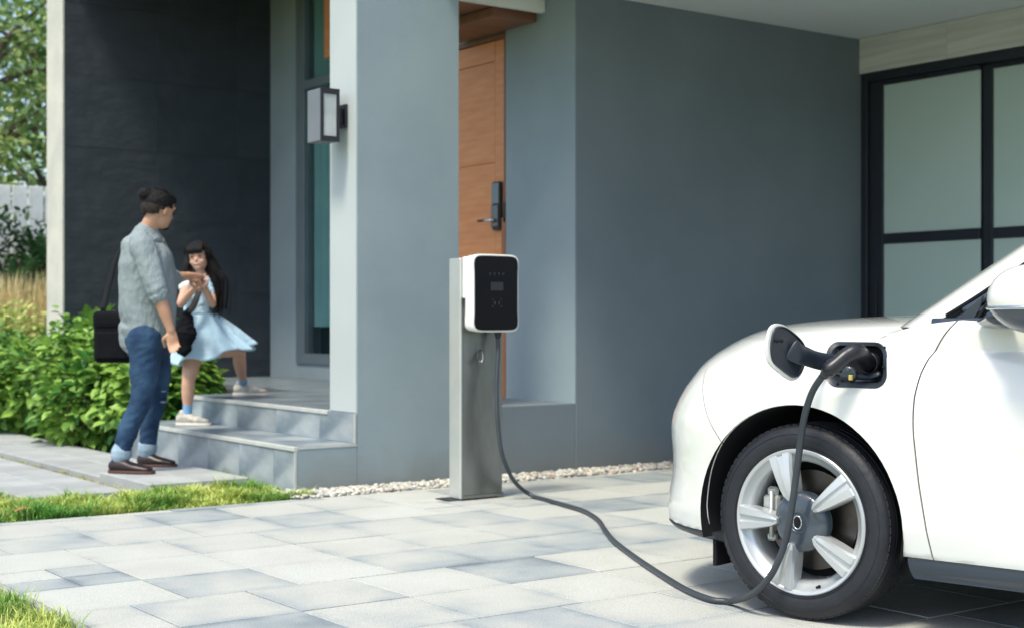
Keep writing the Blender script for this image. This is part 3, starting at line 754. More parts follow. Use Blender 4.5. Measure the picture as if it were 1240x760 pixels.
seam = [(p.x, p.y) for p in crom([(-.50, .86, 0), (-.431, .751, 0), (-.381, .676, 0), (-.300, .585, 0)], 5)]
cur = boolean(cur, prism(strip(seam, .0022), -.1, .38))
def body_normals(me):                       # keep the smooth shading of the uncut panel after the cuts
    me.shade_smooth(); src = SRC; N = []
    for p in me.polygons:
        for li in p.loop_indices:
            co_ = me.vertices[me.loops[li].vertex_index].co
            loc, nn, fi, dist = bvh.find_nearest(co_)
            nf = p.normal
            if dist is not None and dist < 2e-4 and nf.dot(nn) > .9:
                vs = src.polygons[fi].vertices; ws_ = [1/((src.vertices[q].co-co_).length+1e-5) for q in vs]
                v_ = Vector((0, 0, 0))
                for q, w_ in zip(vs, ws_): v_ += src.vertices[q].normal*w_
                N.append(v_.normalized())
            else: N.append(nf.copy())
    me.normals_split_custom_set(N)
for me_ in (cur, door_me, door_me2): body_normals(me_)
for q_, w_ in ((dl, .007), (seam, .003)):
    P = [Vector((x, surf(x, min(z, 1.03))+w_+.003, z)) for x, z in q_ if .265 < z < 1.035]
    v, f = tube_data(P, w_, 8); new('seam_shade', mesh('seam_shade', v, f, True), M['liner'], CR)  # dark tube that paints shade into the shut lines
cur.name = 'body'
BODY = new('body', cur, M['car_paint'], CR)
for me_ in (door_me, door_me2):
    me_.name = 'door'; d_ = new('door', me_, M['car_paint'], CR)
    sgn = 1 if me_ is door_me else -1
    yh = (surf(1.4, .88)-.02) if sgn == 1 else 2*CWD-surf(1.4, .88)+.02
    box('door_handle', (1.30, yh-.012, .865), (1.48, yh+.012, .89), M['car_paint'], d_, .008, seg=2)
# rear hatch lamps etc. (out of the picture, simple shapes)
# sill, lips and lower trim: slate skirt following the plan
def skirt(z0, z1, off0, off1, xa, xb, name, m):
    secs = []
    for i in range(9):
        t = i/8; z = z0+(z1-z0)*t; P = [p for p in plan(max(z, .18)) if p[1] < CWD and xa <= p[0] <= xb]
        off = off0+(off1-off0)*t - .012*math.sin(PI*t)
        secs.append([(x, y+off, z) for x, y, _ in P])
    n = len(secs[0]); n = min(len(s) for s in secs); secs = [s[:n] for s in secs]
    inner = [[(x, y+.05, z) for x, y, z in s] for s in secs]
    V = []; Fc = []; k = len(secs)
    for s in secs+inner[::-1]: V += s
    K = 2*k
    for i in range(K):
        for j in range(n-1): Fc.append((i*n+j, i*n+j+1, ((i+1) % K)*n+j+1, ((i+1) % K)*n+j))
    Fc.append(tuple(i*n for i in range(K))); Fc.append(tuple(i*n+n-1 for i in range(K-1, -1, -1)))
    me = mesh(name, V, Fc); smooth_by_angle(me, 35)
    a = new(name, me, m, CR)
    me2 = me.copy()
    for v in me2.vertices: v.co.y = 2*CWD-v.co.y
    me2.flip_normals(); new(name, me2, m, CR)
    return a
skirt(.188, .268, .0, .012, .395, 2.26, 'side_sill', M['trim'])
skirt(.195, .232, .03, .045, .395, 2.26, 'sill_step', M['hub'])
# front lip: thin loft around the nose
V = []; Fc = []; n = 0
lipsec = []
for z, o_ in ((.261, .004), (.252, -.004), (.236, .004), (.224, .03), (.224, .12), (.261, .12)):
    P = plan(max(z, .2)); q = []
    for x, y, _ in P:
        if x > -.36: continue
        tx = x+o_; q.append((tx, y+(o_*.5 if y < CWD else -o_*.5), z+max(0, (x+.62))*.0))
    q.sort(key=lambda p: p[1]); lipsec.append(q)
n = min(len(q) for q in lipsec)
lipsec = [q[(len(q)-n)//2:(len(q)-n)//2+n] for q in lipsec]
for q in lipsec: V += q
K = len(lipsec)
for i in range(K):
    for j in range(n-1): Fc.append((i*n+j, i*n+j+1, ((i+1) % K)*n+j+1, ((i+1) % K)*n+j))
Fc.append(tuple(i*n for i in range(K))); Fc.append(tuple(i*n+n-1 for i in range(K-1, -1, -1)))
me = mesh('front_lip', V, Fc); smooth_by_angle(me, 35); new('front_lip', me, M['lip'], CR)
box('air_deflector', (-.395, .10, .135), (-.38, .28, .26), M['liner'], CR)
box('underbody', (-.39, .18, .17), (2.9, 2*CWD-.18, .325), M['liner'], CR)
# wheel arch liners
for wx in (0, WB):
    for sgn in (1, -1):
        prof = [(.391, .02), (.397, .33), (.0, .335)]
        V = []; Fc = []; n = 40
        for i in range(n+1):
            a = -.25+(PI+.5)*i/n
            for r, h in ((.3915, .012), (.3915, .338), (.02, .338)):
                V.append((wx+.002+r*math.cos(a), h if sgn == 1 else 2*CWD-h, .345+r*math.sin(a)))
        for i in range(n):
            for j in range(2): Fc.append((i*3+j, i*3+j+1, (i+1)*3+j+1, (i+1)*3+j))
        new('arch_liner', mesh('arch_liner', V, Fc, True), M['liner'], CR)
# wheel-arch lip
for wx in (0, WB):
    P = []
    for i in range(41):
        a = math.radians(-8+196*i/40); x = wx+.002+.3935*math.cos(a); z = .345+.3935*math.sin(a)
        P.append(Vector((x, surf(x, max(z, .27))+.006, z)))
    v, f = tube_data(P, (.004), 6); new('arch_lip', mesh('arch_lip', v, f, True), M['car_paint'], CR)
# headlight on the corner
hp = Vector((-.644, .392, .793))
v, f = ell((0, 0, 0), (.145, .135, .11), None, 28, 18)
ax = Vector((-.72, -.62, .30)).normalized(); Rm = ax.to_track_quat('Z', 'Y').to_matrix()
v, f = ell((0, 0, -.054), (.118, .112, .068), None, 32, 18)
for s in (1, -1):
    vv = [hp+Rm @ p for p in v]
    if s == -1: vv = [Vector((p.x, 2*CWD-p.y, p.z)) for p in vv]
    HLt = new('headlight', mesh('headlight', vv, f, True), M['headlight'], CR)
# front grille slot and number-less nose trim
boxes('grille', [((-.853, .60, .42), (-.80, 1.23, .50))], M['lip'], CR, .01)

# greenhouse
def gplan(z, grow=0):
    t = (z-1.0)/.58
    xf = .215+1.45*(z-1.035); xr = 3.12-.55*max(0, t)**1.4; s = .105+.20*t+.05*t*t
    if t > .85: q = (t-.85)/.15; s += .35*(1-math.sqrt(max(0, 1-q*q))); xf += .5*(1-math.sqrt(max(0, 1-q*q))); xr -= .35*(1-math.sqrt(max(0, 1-q*q)))
    s -= grow; pts = []; Lf = .33; n = 2.6; Lr = .3
    nf, ns, nr = 26, 50, 18
    for i in range(nf+1):
        tt = math.sin(PI/2*i/nf); pts.append((xf-grow+Lf*(1-(1-tt**n)**(1/n)), CWD-tt*(CWD-s)))
    for i in range(1, ns): pts.append((xf+Lf+(xr-Lr-xf-Lf)*i/ns, s))
    for i in range(nr+1):
        tt = math.sin(PI/2*(nr-i)/nr); pts.append((xr+grow-Lr*(1-(1-tt**n)**(1/n)), CWD-tt*(CWD-s)))
    return [(x, y, z) for x, y in pts+[(x, 2*CWD-y) for x, y in pts[-2:0:-1]]]
zz = list(np.linspace(1.0, 1.5, 36))+list(np.linspace(1.505, 1.58, 12))
V, Fc = loft([gplan(z) for z in zz]); gh = mesh('roof', V, Fc)
bmF = bmesh.new(); bmF.from_mesh(gh); bmesh.ops.recalc_face_normals(bmF, faces=bmF.faces[:]); bmF.to_mesh(gh); gbvh = BVHTree.FromBMesh(bmF); bmF.free()
def gs(x, z):
    h = gbvh.ray_cast(Vector((x, -1, z)), Vector((0, 1, 0))); return h[0].y if h[0] else None
# side glass outline, lower edge of the pillar read from the drawing
side_poly = [(.470, 1.024), (.60, 1.105), (.747, 1.213), (.95, 1.345), (1.2, 1.455), (1.5, 1.50), (2.2, 1.50), (2.6, 1.42), (2.85, 1.22), (2.86, 1.10), (2.3, 1.045), (1.2, 1.022)]
side_glass = boolean(gh.copy(), prism(side_poly, -.2, .42), 'INTERSECT')
def inset_y(me, d, sgn):
    me2 = me
    for v in me2.vertices: v.co.y += d*sgn
    return me2
ghc = boolean(gh, prism(side_poly, -.2, CWD*2+.2))
ws_poly = []
ghc = ghc
# windscreen and rear screen openings: cut from the front with a narrower tunnel
scr = [(.33, 1.02), (1.83-.33, 1.02), (1.83-.50, 1.49), (.50, 1.49)]
ws = boolean(gh.copy(), prism([(a, b) for a, b in scr], -.2, 1.45, axis=0), 'INTERSECT')
rs = boolean(gh.copy(), prism([(a, b) for a, b in [(.42, 1.12), (1.41, 1.12), (1.33, 1.44), (.50, 1.44)]], 2.4, 3.6, axis=0), 'INTERSECT')
ghc = boolean(ghc, prism(scr, -.2, 1.45, axis=0)); ghc = boolean(ghc, prism([(.42, 1.12), (1.41, 1.12), (1.33, 1.44), (.50, 1.44)], 2.4, 3.6, axis=0))
smooth_by_angle(ghc, 30); ghc.name = 'roof'; new('roof', ghc, M['car_paint'], CR)
# one dark glass body slightly smaller fills the openings
def shrink(me, k=.985):
    c = Vector((1.7, CWD, 1.2))
    for v in me.vertices:
        v.co = c+Vector(((v.co.x-c.x)*k, (v.co.y-c.y)*k, (v.co.z-c.z)*1.0))
    return me
V, Fc = loft([gplan(z, -.014) for z in np.linspace(1.001, 1.56, 40)])
gl = mesh('windows', V, Fc, False); smooth_by_angle(gl, 30)
new('window_glass', gl, M['glass_dark'], CR)
# belt trim & quarter window bars, laid on the glass surface
def on_glass(pts, r, name, m, off=.0):
    P = []
    for x, z in pts:
        y_ = gs(x, max(z, 1.003)); P.append(Vector((x, (y_ if y_ is not None else .12)+off, z)))
    P = crom(P, 4); v, f = tube_data(P, r, 8, up=(0, 1, 0)); return new(name, mesh(name, v, f, True), m, CR)
on_glass([(.450, 1.012), (.60, 1.014), (.80, 1.017), (1.2, 1.02), (1.7, 1.03), (2.3, 1.045)], (.010, .018), 'belt_moulding', M['trim'], -.006)
on_glass([(.49, 1.038), (.60, 1.110), (.747, 1.218), (.95, 1.348), (1.2, 1.462), (1.5, 1.507)], (.006, .006), 'window_seal', M['liner'], -.001)
on_glass([(.545, 1.052), (.60, 1.088), (.747, 1.192), (.90, 1.29), (1.1, 1.39)], (.006, .012), 'window_moulding', M['trim'], .004)
on_glass([(.592, 1.025), (.612, 1.055), (.635, 1.115)], (.006, .005), 'quarter_window_post', M['liner'], .0)
new('quarter_trim', prism([(.535, 1.03), (.588, 1.03), (.607, 1.062), (.618, 1.10)], .112, .118), M['trim'], CR)
# cowl: dark wedge in front of the windscreen
# mirror
def mirror(sgn):
    top = limb([(.72, -.055, 1.095), (.74, -.13, 1.10), (.745, -.19, 1.09)], [(.075, .07), (.085, .08), (.075, .07)], 18, 4, up=(1, 0, 0))
    return top
mc = c_at(1252, 362, -.10)
mcx, mcz = mc.x, mc.z
SH = []
for (k_, m_, nm) in ((0, M['car_paint'], 'mirror_cap'), (1, M['hub'], 'mirror_base')):
    V = []; Fc = []; nu, nv = 36, 20
    for i in range(nv+1):
        t = PI*i/nv
        for j in range(nu):
            a = 2*PI*j/nu
            ex = 2.6
            sx_ = math.copysign(abs(math.cos(a)*math.sin(t))**(.85), math.cos(a)*math.sin(t)); sy_ = math.sin(a)*math.sin(t); sz_ = math.cos(t)
            V.append(Vector((mcx+.135*sx_*(1+.0*sz_), -.10+.105*sy_, mcz+.103*sz_)))
    for i in range(nv):
        for j in range(nu): Fc.append((i*nu+j, i*nu+(j+1) % nu, (i+1)*nu+(j+1) % nu, (i+1)*nu+j))
    me = mesh(nm, V, Fc); bm = bmesh.new(); bm.from_mesh(me); bmesh.ops.remove_doubles(bm, verts=bm.verts, dist=1e-5); bmesh.ops.recalc_face_normals(bm, faces=bm.faces[:]); bm.to_mesh(me); bm.free()
    zc = mcz-.022
    me = boolean(me, prism([(mcx-.3, zc+(.0 if k_ == 0 else -.006)), (mcx+.3, zc+(.0 if k_ == 0 else -.006)), (mcx+.3, zc+(.3 if k_ == 0 else -.3)), (mcx-.3, zc+(.3 if k_ == 0 else -.3))], -.4, .3), 'INTERSECT')
    for sgn in (1, -1):
        m2 = me.copy()
        if sgn == -1:
            for v in m2.vertices: v.co.y = 2*CWD-v.co.y
            m2.flip_normals()
        if k_ == 1:
            for v in m2.vertices:
                q = (zc-v.co.z)
                v.co.x += (.45*q if v.co.x > mcx-.3 else 0)*.5
        smooth_by_angle(m2, 40); o = new(nm, m2, m_, CR)
        if k_ == 0:
            L_ = [(mcx-.118, -.155, zc-.003), (mcx-.06, -.192, zc-.003), (mcx, -.205, zc-.003), (mcx+.08, -.19, zc-.003)]
            v, f = tube_data(crom([Vector(p) if sgn == 1 else Vector((p[0], 2*CWD-p[1], p[2])) for p in L_], 5), (.006, .006), 8)
            new('turn_signal', mesh('turn_signal', v, f, True), M['chrome'], o)
    
for sgn in (1, -1):
    P = [Vector((.66, .09, 1.018)), Vector((.70, .03, 1.018)), Vector((.76, -.04, 1.03))]
    if sgn == -1: P = [Vector((p.x, 2*CWD-p.y, p.z)) for p in P]
    v, f = limb(P, [(.05, .016), (.05, .02), (.06, .03)], 14, 4, up=(1, 0, 0)); new('mirror_foot', mesh('mirror_foot', v, f, True), M['trim'], CR)
v, f = ell((mcx+.01, -.14, mcz-.098), (.008, .008, .006)); new('mirror_camera', mesh('mirror_camera', v, f, True), M['chrome'], CR)

# ---- charge port
def bez(scale_w, scale_h, r, off): # ring of points on the body surface
    pts = portpts(scale_w, scale_h, r, 8); out = []
    for x, z in pts:
        xo = PX+(x-PX); h = bvh.ray_cast(Vector((xo, -1, z)), Vector((0, 1, 0))); yv = h[0].y if h[0] else .05
        out.append((x, yv+off, z))
    return out
secs = [bez(1.0, 1.0, .045, .0015), bez(.985, .98, .045, -.003), bez(.86, .84, .036, .004), bez(.82, .78, .034, .020), bez(.80, .75, .034, .09)]
V, Fc = loft(secs, cap=False); n = len(secs[0]); Fc.append(tuple(range(4*n, 5*n)))
me = mesh('charge_port', V, Fc); smooth_by_angle(me, 40)
PT = new('charge_port', me, M['port_bezel'], CR)
ym = surf(PX, PZ)
me = mesh('port_floor', *loft([[(x, ym+.078, z) for x, z in rrect(PX, PZ, .088, .055, .03)], [(x, ym+.088, z) for x, z in rrect(PX, PZ, .088, .055, .03)]]))
new('port_floor', me, M['liner'], PT)
o = lathe('socket', [(.0, .045), (.034, .045), (.037, .03), (.037, .012), (.033, .008), (.030, .03), (.0, .03)], M['plug'], PT, 28); o.location = (PX+.02, ym+.02, PZ+.005)
o = lathe('socket_cap', [(0, .0), (.026, .0), (.030, .004), (.030, .016), (0, .016)], M['hub'], PT, 28); o.location = (PX-.037, ym-.002, PZ-.036); o.rotation_euler = (.25, 0, .1)
v, f = limb([(PX-.01, ym+.02, PZ-.04), (PX+.03, ym+.015, PZ-.04), (PX+.065, ym+.02, PZ-.030)], [(.012, .008), (.011, .007), (.012, .008)]); new('cap_strap', mesh('cap_strap', v, f, True), M['port_bezel'], PT)
o = box('cap_tab', (PX-.026, ym-.016, PZ-.052), (PX-.012, ym-.006, PZ-.034), M['yellow'], PT, .002)
for (a, b) in ((.095, -.006), (.078, .058), (-.05, .062), (-.09, .045), (-.06, -.064)):
    x, z = PX+a, PZ+b; v, f = ell((x, surf(x, z)-.0015, z), (.0045, .003, .0045)); new('port_screw', mesh('port_screw', v, f, True), M['liner'], PT)
# flap, swung open to the front on its arm
c_w = at(951, 426, 4.72)
inv = Matrix.Rotation(-CR.rotation_euler[2], 4, 'Z') @ Matrix.Translation((-3.641, -3.415, 0))
def w2c(p): return inv @ Vector(p)
lc = w2c(c_w)
ang = math.radians(100)
ef = Vector((-math.cos(PI-ang)*-1*-1 if False else -abs(math.cos(ang)), -math.sin(ang), 0)).normalized()   # forward a little, mostly outward
nrm = Vector((math.sin(ang), -abs(math.cos(ang)), 0)).normalized()                                       # inner face looks to the rear
lid_px = [(926, 405), (929, 396), (935, 391), (944, 391), (952, 395), (962, 402), (970, 409), (975.5, 417), (977, 428), (976, 440), (972, 451), (966, 458), (959, 460), (952, 457), (942, 450), (933, 443), (927, 436), (924.5, 425), (924.5, 414)]
kx = 280.
def lidpt(px, py, dn, sc=1.0):
    a = (951-px)/kx*sc; b = (425-py)/371.*sc
    return lc+ef*a+Vector((0, 0, b))+nrm*dn
lp = [(p.x, p.y) for p in crom([(a, b, 0) for a, b in lid_px+[lid_px[0]]], 3)][:-1]
V, Fc = loft([[lidpt(a, b, -.006, .97) for a, b in lp], [lidpt(a, b, -.003, 1.0) for a, b in lp], [lidpt(a, b, .004, 1.0) for a, b in lp], [lidpt(a, b, .007, .985) for a, b in lp]])
me = mesh('charge_flap', V, Fc); smooth_by_angle(me, 50); FL = new('charge_flap', me, M['car_paint'], CR)
V, Fc = loft([[lidpt(a+1.5, b-.5, .006, .91) for a, b in lp], [lidpt(a+1.5, b-.5, .013, .89) for a, b in lp], [lidpt(a+1.5, b-.5, .014, .85) for a, b in lp], [lidpt(a+1.5, b-.5, .008, .82) for a, b in lp]])
me = mesh('flap_liner', V, Fc); smooth_by_angle(me, 30); new('flap_liner', me, M['port_bezel'], FL)
for (a, b) in ((935, 411), (941, 411)):
    c_ = lidpt(a, b, .016); v, f = ell(c_, (.006, .006, .006)); new('flap_latch', mesh('flap_latch', v, f, True), M['liner'], FL)
P = [lidpt(954, 421, .016), lidpt(961, 427, .026), w2c(at(976, 431, 4.75)), w2c(at(990, 436, 4.81)), Vector((PX-.085, ym+.015, PZ+.0))]
V, Fc = limb(P, [(.036, .006), (.034, .006), (.032, .006), (.030, .006), (.029, .006)], 14, 4, up=(0, 0, 1))
me = mesh('hinge_arm', V, Fc); smooth_by_angle(me, 40); new('hinge_arm', me, M['port_bezel'], FL)

# ---- wheels
def make_wheel(steer=0):
    W = empty('wheel'); W.parent = CR
    R = .336
    prof = []
    # sidewall outer (y=0 out) to inner (y=.205)
    side = [(.243, .016), (.252, .006), (.275, .000), (.300, .002), (.318, .010), (.328, .022)]
    tread = []
    ynow = .022
    grooves = [(.052, .060), (.088, .097), (.118, .127), (.155, .163)]
    tread.append((.3335, .034))
    for a, b in grooves: tread += [(.336, a), (.329, a+.001), (.329, b-.001), (.336, b)]
    tread.append((.3335, .181))
    other = [(.328, .193), (.318, .205), (.300, .213), (.275, .215), (.243, .20)]
    prof = side+tread+other
    o = lathe('tyre', prof, M['tyre'], W, 96); smooth_by_angle(o.data, 35)
    T = o
    # shoulder sipes as raised blocks
    bm = bmesh.new()
    for k in range(72):
        a = 2*PI*k/72
        for (y0, y1, r0) in ((.023, .050, .3302), (.165, .192, .3302)):
            box_bm(bm, (-.0105, y0, -.004), (.0105, y1, .0022), 0.0008, Matrix.Rotation(a, 4, 'Y') @ Matrix.Translation((0, 0, r0)))
    me = bpy.data.meshes.new('tread_blocks'); bm.to_mesh(me); bm.free(); tb = new('tread_blocks', me, M['tyre'], T); tb['kind'] = 'stuff'
    # thin rings on the sidewall
    for rr_ in (.256, .300):
        v, f = tube_data([Vector((rr_*math.cos(2*PI*i/72), .0015, rr_*math.sin(2*PI*i/72))) for i in range(73)], .0012, 6, cap=False)
        new('sidewall_rib', mesh('sidewall_rib', v, f, True), M['tyre'], T)
    rim = lathe('rim', [(.249, .014), (.250, .004), (.246, .000), (.238, .001), (.233, .006), (.229, .018), (.214, .026), (.205, .036), (.203, .06), (.200, .13), (.212, .19), (.243, .20)], M['alloy'], W, 96)
    smooth_by_angle(rim.data, 50)
    back = lathe('wheel_well', [(.200, .135), (.0, .14)], M['liner'], W, 48)
    # spokes: tapered fins, wide at the rim and pointed at the hub, with a crease
    for k in range(5):
        a = math.radians((181, 253, 325, 37, 109)[k])
        secs = []
        for (r_, hw, yt, yb) in ((.243, .050, .004, .05), (.232, .047, -.004, .052), (.20, .041, -.011, .05), (.16, .034, -.017, .05), (.12, .0255, -.021, .05), (.095, .019, -.020, .048), (.078, .009, -.014, .045)):
            cw_ = hw*.16; dp = .009 if r_ > .09 else .003
            secs.append([Vector((r_, yb, -hw)), Vector((r_, yt+.013, -hw)), Vector((r_, yt+.002, -hw*.86)), Vector((r_, yt, -hw*.30)), Vector((r_, yt+dp, -cw_)), Vector((r_, yt+dp, cw_)), Vector((r_, yt, hw*.30)), Vector((r_, yt+.002, hw*.86)), Vector((r_, yt+.013, hw)), Vector((r_, yb, hw))])
        V, Fc = loft(secs); me = mesh('spoke', V, Fc)
        bm = bmesh.new(); bm.from_mesh(me); bmesh.ops.recalc_face_normals(bm, faces=bm.faces[:]); bm.to_mesh(me); bm.free()
        me.transform(Matrix.Rotation(-a, 4, 'Y')); smooth_by_angle(me, 16)
        new('spoke', me, M['alloy'], W)
    hc = lathe('hub_cap', [(0, -.004), (.030, -.004), (.032, -.006), (.036, -.006), (.038, -.003), (.070, .0), (.092, .006), (.102, .018), (.103, .05), (0, .05)], M['hub'], W, 64)
    smooth_by_angle(hc.data, 40)
    # ring emblem: oval ring with a tapering notch
    P = [Vector((.016*math.cos(2*PI*i/32), -.0065, .022*math.sin(2*PI*i/32))) for i in range(33)]
    v, f = tube_data(P, .0028, 8, cap=False); new('emblem', mesh('emblem', v, f, True), M['chrome'], hc)
    v, f = ell((0, -.0045, 0), (.013, .002, .019)); new('emblem_field', mesh('emblem_field', v, f, True), M['liner'], hc)
    bd = lathe('brake_disc', [(.08, .095), (.172, .095), (.172, .115), (.08, .115)], M['brake'], W, 64, close=True)
    smooth_by_angle(bd.data, 40)
    bc = boxes('brake_caliper', [((-.185, .065, -.01), (-.115, .125, .075)), ((-.17, .068, .07), (-.125, .09, .105))], M['caliper'], W, .009)
    box('caliper_pin', (-.165, .060, -.085), (-.13, .09, -.055), M['caliper'], bc, .008)
    v, f = tube_data([(-.14, .055, -.07), (-.14, .055, .09)], .008, 8); new('caliper_bolt', mesh('caliper_bolt', v, f, True), M['caliper'], bc)
    v, f = tube_data([Vector((.06, .02, -.218)), Vector((.075, .012, -.210))], .005, 8); new('tyre_valve', mesh('tyre_valve', v, f, True), M['liner'], W)
    return W
def copy_tree(o, parent=None):
    c = o.copy(); col.objects.link(c); c.parent = parent
    for ch in list(o.children): copy_tree(ch, c)
    return c
W0 = make_wheel(); W0.location = (0, .03, .336)
for (x, s) in ((WB, 1), (0, -1), (WB, -1)):
    c = copy_tree(W0, CR); c.location = (x, .03 if s == 1 else 2*CWD-.03, .336)
    if s == -1: c.rotation_euler = (0, 0, PI)

# ================================================================== CHARGING CABLE
CB = empty('charging_cable', at(800, 694, 5.75)*1); CB.location.z = 0
tag(CB, 'black charging cable looping from the charger across the paving to the car', 'cable')
cbl = Vector(CB.location)
def d_y(px, yi): t = (px-620)/F; return (yi+4.28)/(.669*t+.743)
def onplane(px, py, yi): return at(px, py, d_y(px, yi))
P = [Vector((4.745, 6.715, .93)), Vector((4.742, 6.71, .88)), at(603, 430, 8.19), at(601.5, 460, 8.16), at(602, 500, 8.13), at(606, 540, 8.12), at(614, 566, 8.15), at(626, 586, 8.20)]
P += [gr(x, y, .017) for x, y in ((646, 600), (680, 609), (707, 617.5), (724, 628), (733, 641), (745, 655), (770, 674), (800, 694), (830, 712), (860, 724), (884, 727))]
P += [onplane(*q) for q in ((910, 719, .0), (934, 695, -.03), (951, 655, -.035), (960, 605, -.045), (966, 560, -.055), (973, 510, -.06), (982, 478, -.07), (993, 459, -.085), (1002, 449, -.09))]
P = crom(P, 7)
for i, p in enumerate(P): p.z = max(p.z, .0155)
P = [p-cbl-(Vector((0, 0, .003)) if p.z < .02 else Vector((0, 0, 0))) for p in P]
v, f = tube_data(P, .0118, 12); new('cable', mesh('cable', v, f, True), M['rubber'], CB)
c2w = inv.inverted()
def cw(x, y, z): return (c2w @ Vector((x, y, z)))-cbl
pe = w2c(onplane(1002, 449, -.09))
HG = [pe+Vector((-.006, 0, -.006)), pe+Vector((.006, .0, .005)), w2c(onplane(1012, 441, -.075)), w2c(onplane(1026, 430, -.045)), w2c(onplane(1038, 426, -.01)), Vector((PX+.02, ym+.03, PZ+.008))]
v, f = limb([cw(*p) for p in HG], [(.018, .018), (.026, .026), (.026, .026), (.026, .027), (.029, .030), (.029, .029)], 18, 5)
PL = new('plug', mesh('plug', v, f, True), M['plug'], CB)
v, f = tube_data([cw(*(pe+Vector((-.016, 0, -.018)))), cw(*(pe+Vector((.004, 0, .004))))], [.0145, .0215], 14); new('strain_relief', mesh('strain_relief', v, f, True), M['rubber'], PL)
v, f = tube_data([cw(*(HG[2]+Vector((-.010, 0, -.010)))), cw(*(HG[2]+Vector((-.004, 0, -.004))))], [.0305, .0305], 20); new('plug_collar', mesh('plug_collar', v, f, True), M['port_bezel'], PL)

# ================================================================== PLANTS
def set_tint(me, T):
    a = me.color_attributes.new('tint', 'FLOAT_COLOR', 'POINT'); a.data.foreach_set('color', np.c_[np.array(T), np.ones(len(T))].astype(np.float32).ravel())
def leaf_verts(l, w_):     # pointed, folded leaf with 8 vertices, along +x
    return [Vector(p) for p in ((0, 0, 0), (l*.3, w_*.5, w_*.14), (l*.3, 0, 0), (l*.3, -w_*.5, w_*.14), (l*.65, w_*.42, w_*.06), (l*.65, 0, -w_*.05), (l*.65, -w_*.42, w_*.06), (l, 0, -w_*.22))]
LEAF_F = [(0, 2, 1), (0, 3, 2), (1, 2, 5, 4), (2, 3, 6, 5), (4, 5, 7), (5, 6, 7)]
def leaf_cloud(places, l, w_, cols, up=.6):
    """places: list of (pos, outward) -> big mesh data"""
    V = []; Fc = []; T = []
    for p, o_ in places:
        d = Vector((o_.x+random.gauss(0, .45), o_.y+random.gauss(0, .45), o_.z*.4+random.gauss(-.15, .35))).normalized()
        nrm = Vector((random.gauss(0, .45), random.gauss(0, .45), 1))+o_*up
        side = nrm.cross(d)
        if side.length < 1e-3: continue
        side.normalize(); n_ = d.cross(side).normalized(); s = random.uniform(.45, 1.35); k = len(V)
        for v in leaf_verts(l*s, w_*s): V.append(p+d*v.x+side*v.y+n_*v.z)
        Fc += [tuple(k+i for i in f) for f in LEAF_F]
        q = min(1, max(0, random.gauss(.5, .26)+.75*nz(p, 1.9))); cc = tuple(cols[0][j]*(1-q)+cols[1][j]*q for j in range(3)); T += [cc]*8
    return V, Fc, T
def blob_places(c, r, n, shell=.5, zmin=-9, seed=0):
    out = []
    while len(out) < n:
        d = Vector((random.gauss(0, 1), random.gauss(0, 1), random.gauss(0, 1))).normalized()
        k = (1+.42*nz(d*2.3+Vector((seed, 0, 0)), 1.0)+.16*nz(d*5+Vector((seed, 0, 0)), 1.0))*random.uniform(shell, 1)**.6
        p = Vector((c[0]+r[0]*d.x*k, c[1]+r[1]*d.y*k, c[2]+r[2]*d.z*k))
        if p.z < zmin: continue
        out.append((p, d))
    return out
def bush(name, label, blobs, n, l, w_, cols, n_single=0, group=None, zmin=.03, cat='bush'):
    root = empty(name, (blobs[0][0][0], blobs[0][0][1], 0)); tag(root, label, cat, group)
    rl = Vector(root.location); pl = []; tot = sum(b[1][0]*b[1][2] for b in blobs)
    for i, b in enumerate(blobs): pl += blob_places(b[0], b[1], int(n*b[1][0]*b[1][2]/tot), .55, zmin, i*7.3)
    V, Fc, T = leaf_cloud([(p-rl, d) for p, d in pl], l, w_, cols)
    me = mesh('foliage', V, Fc); set_tint(me, T); fo = new('foliage', me, M['leaf_attr'], root); fo['kind'] = 'stuff'
    # stems
    bm = bmesh.new()
    V = []; Fc = []
    for i in range(26):
        b = random.choice(blobs); a = Vector((b[0][0]+random.uniform(-.5, .5)*b[1][0], b[0][1]+random.uniform(-.5, .5)*b[1][1], 0))-rl
        e = Vector((b[0][0]+random.uniform(-.8, .8)*b[1][0], b[0][1]+random.uniform(-.8, .8)*b[1][1], b[0][2]+random.uniform(0, .8)*b[1][2]))-rl
        v, f = tube_data(crom([a, a.lerp(e, .5)+Vector((0, 0, .1)), e], 3), [.012]*4+[.008]*2+[.004], 5); k = len(V); V += v; Fc += [tuple(q+k for q in ff) for ff in f]
    new('stems', mesh('stems', V, Fc, True), M['bark'], root)['kind'] = 'stuff'
    if n_single:
        metas = []
        for q in range(4):
            me = mesh('leaf', leaf_verts(l, w_), LEAF_F); cc = tuple(cols[0][j]*(1-q/3)+cols[1][j]*q/3 for j in range(3)); set_tint(me, [cc]*8); me.materials.append(M['leaf_attr']); metas.append(me)
        cand = []
        for i, b in enumerate(blobs):
            for p, d in blob_places(b[0], b[1], 1500, .9, zmin, i*7.3):
                if d.x*CA+d.y*SA < .15: cand.append((p, d))
        random.shuffle(cand)
        for p, d in cand[:n_single]:
            o = new('leaf', random.choice(metas), None, root, p+d*.02-rl)
            dd = Vector((d.x+random.gauss(0, .4), d.y+random.gauss(0, .4), -.25+random.gauss(0, .35))).normalized()
            side = (Vector((0, 0, 1))+d*.6).cross(dd).normalized(); nn = dd.cross(side)
            o.rotation_euler = Matrix((dd, side, nn)).transposed().to_euler(); s = random.uniform(.9, 1.35); o.scale = (s, s, s)
    return root
BC = ((.04, .16, .025), (.32, .52, .10))
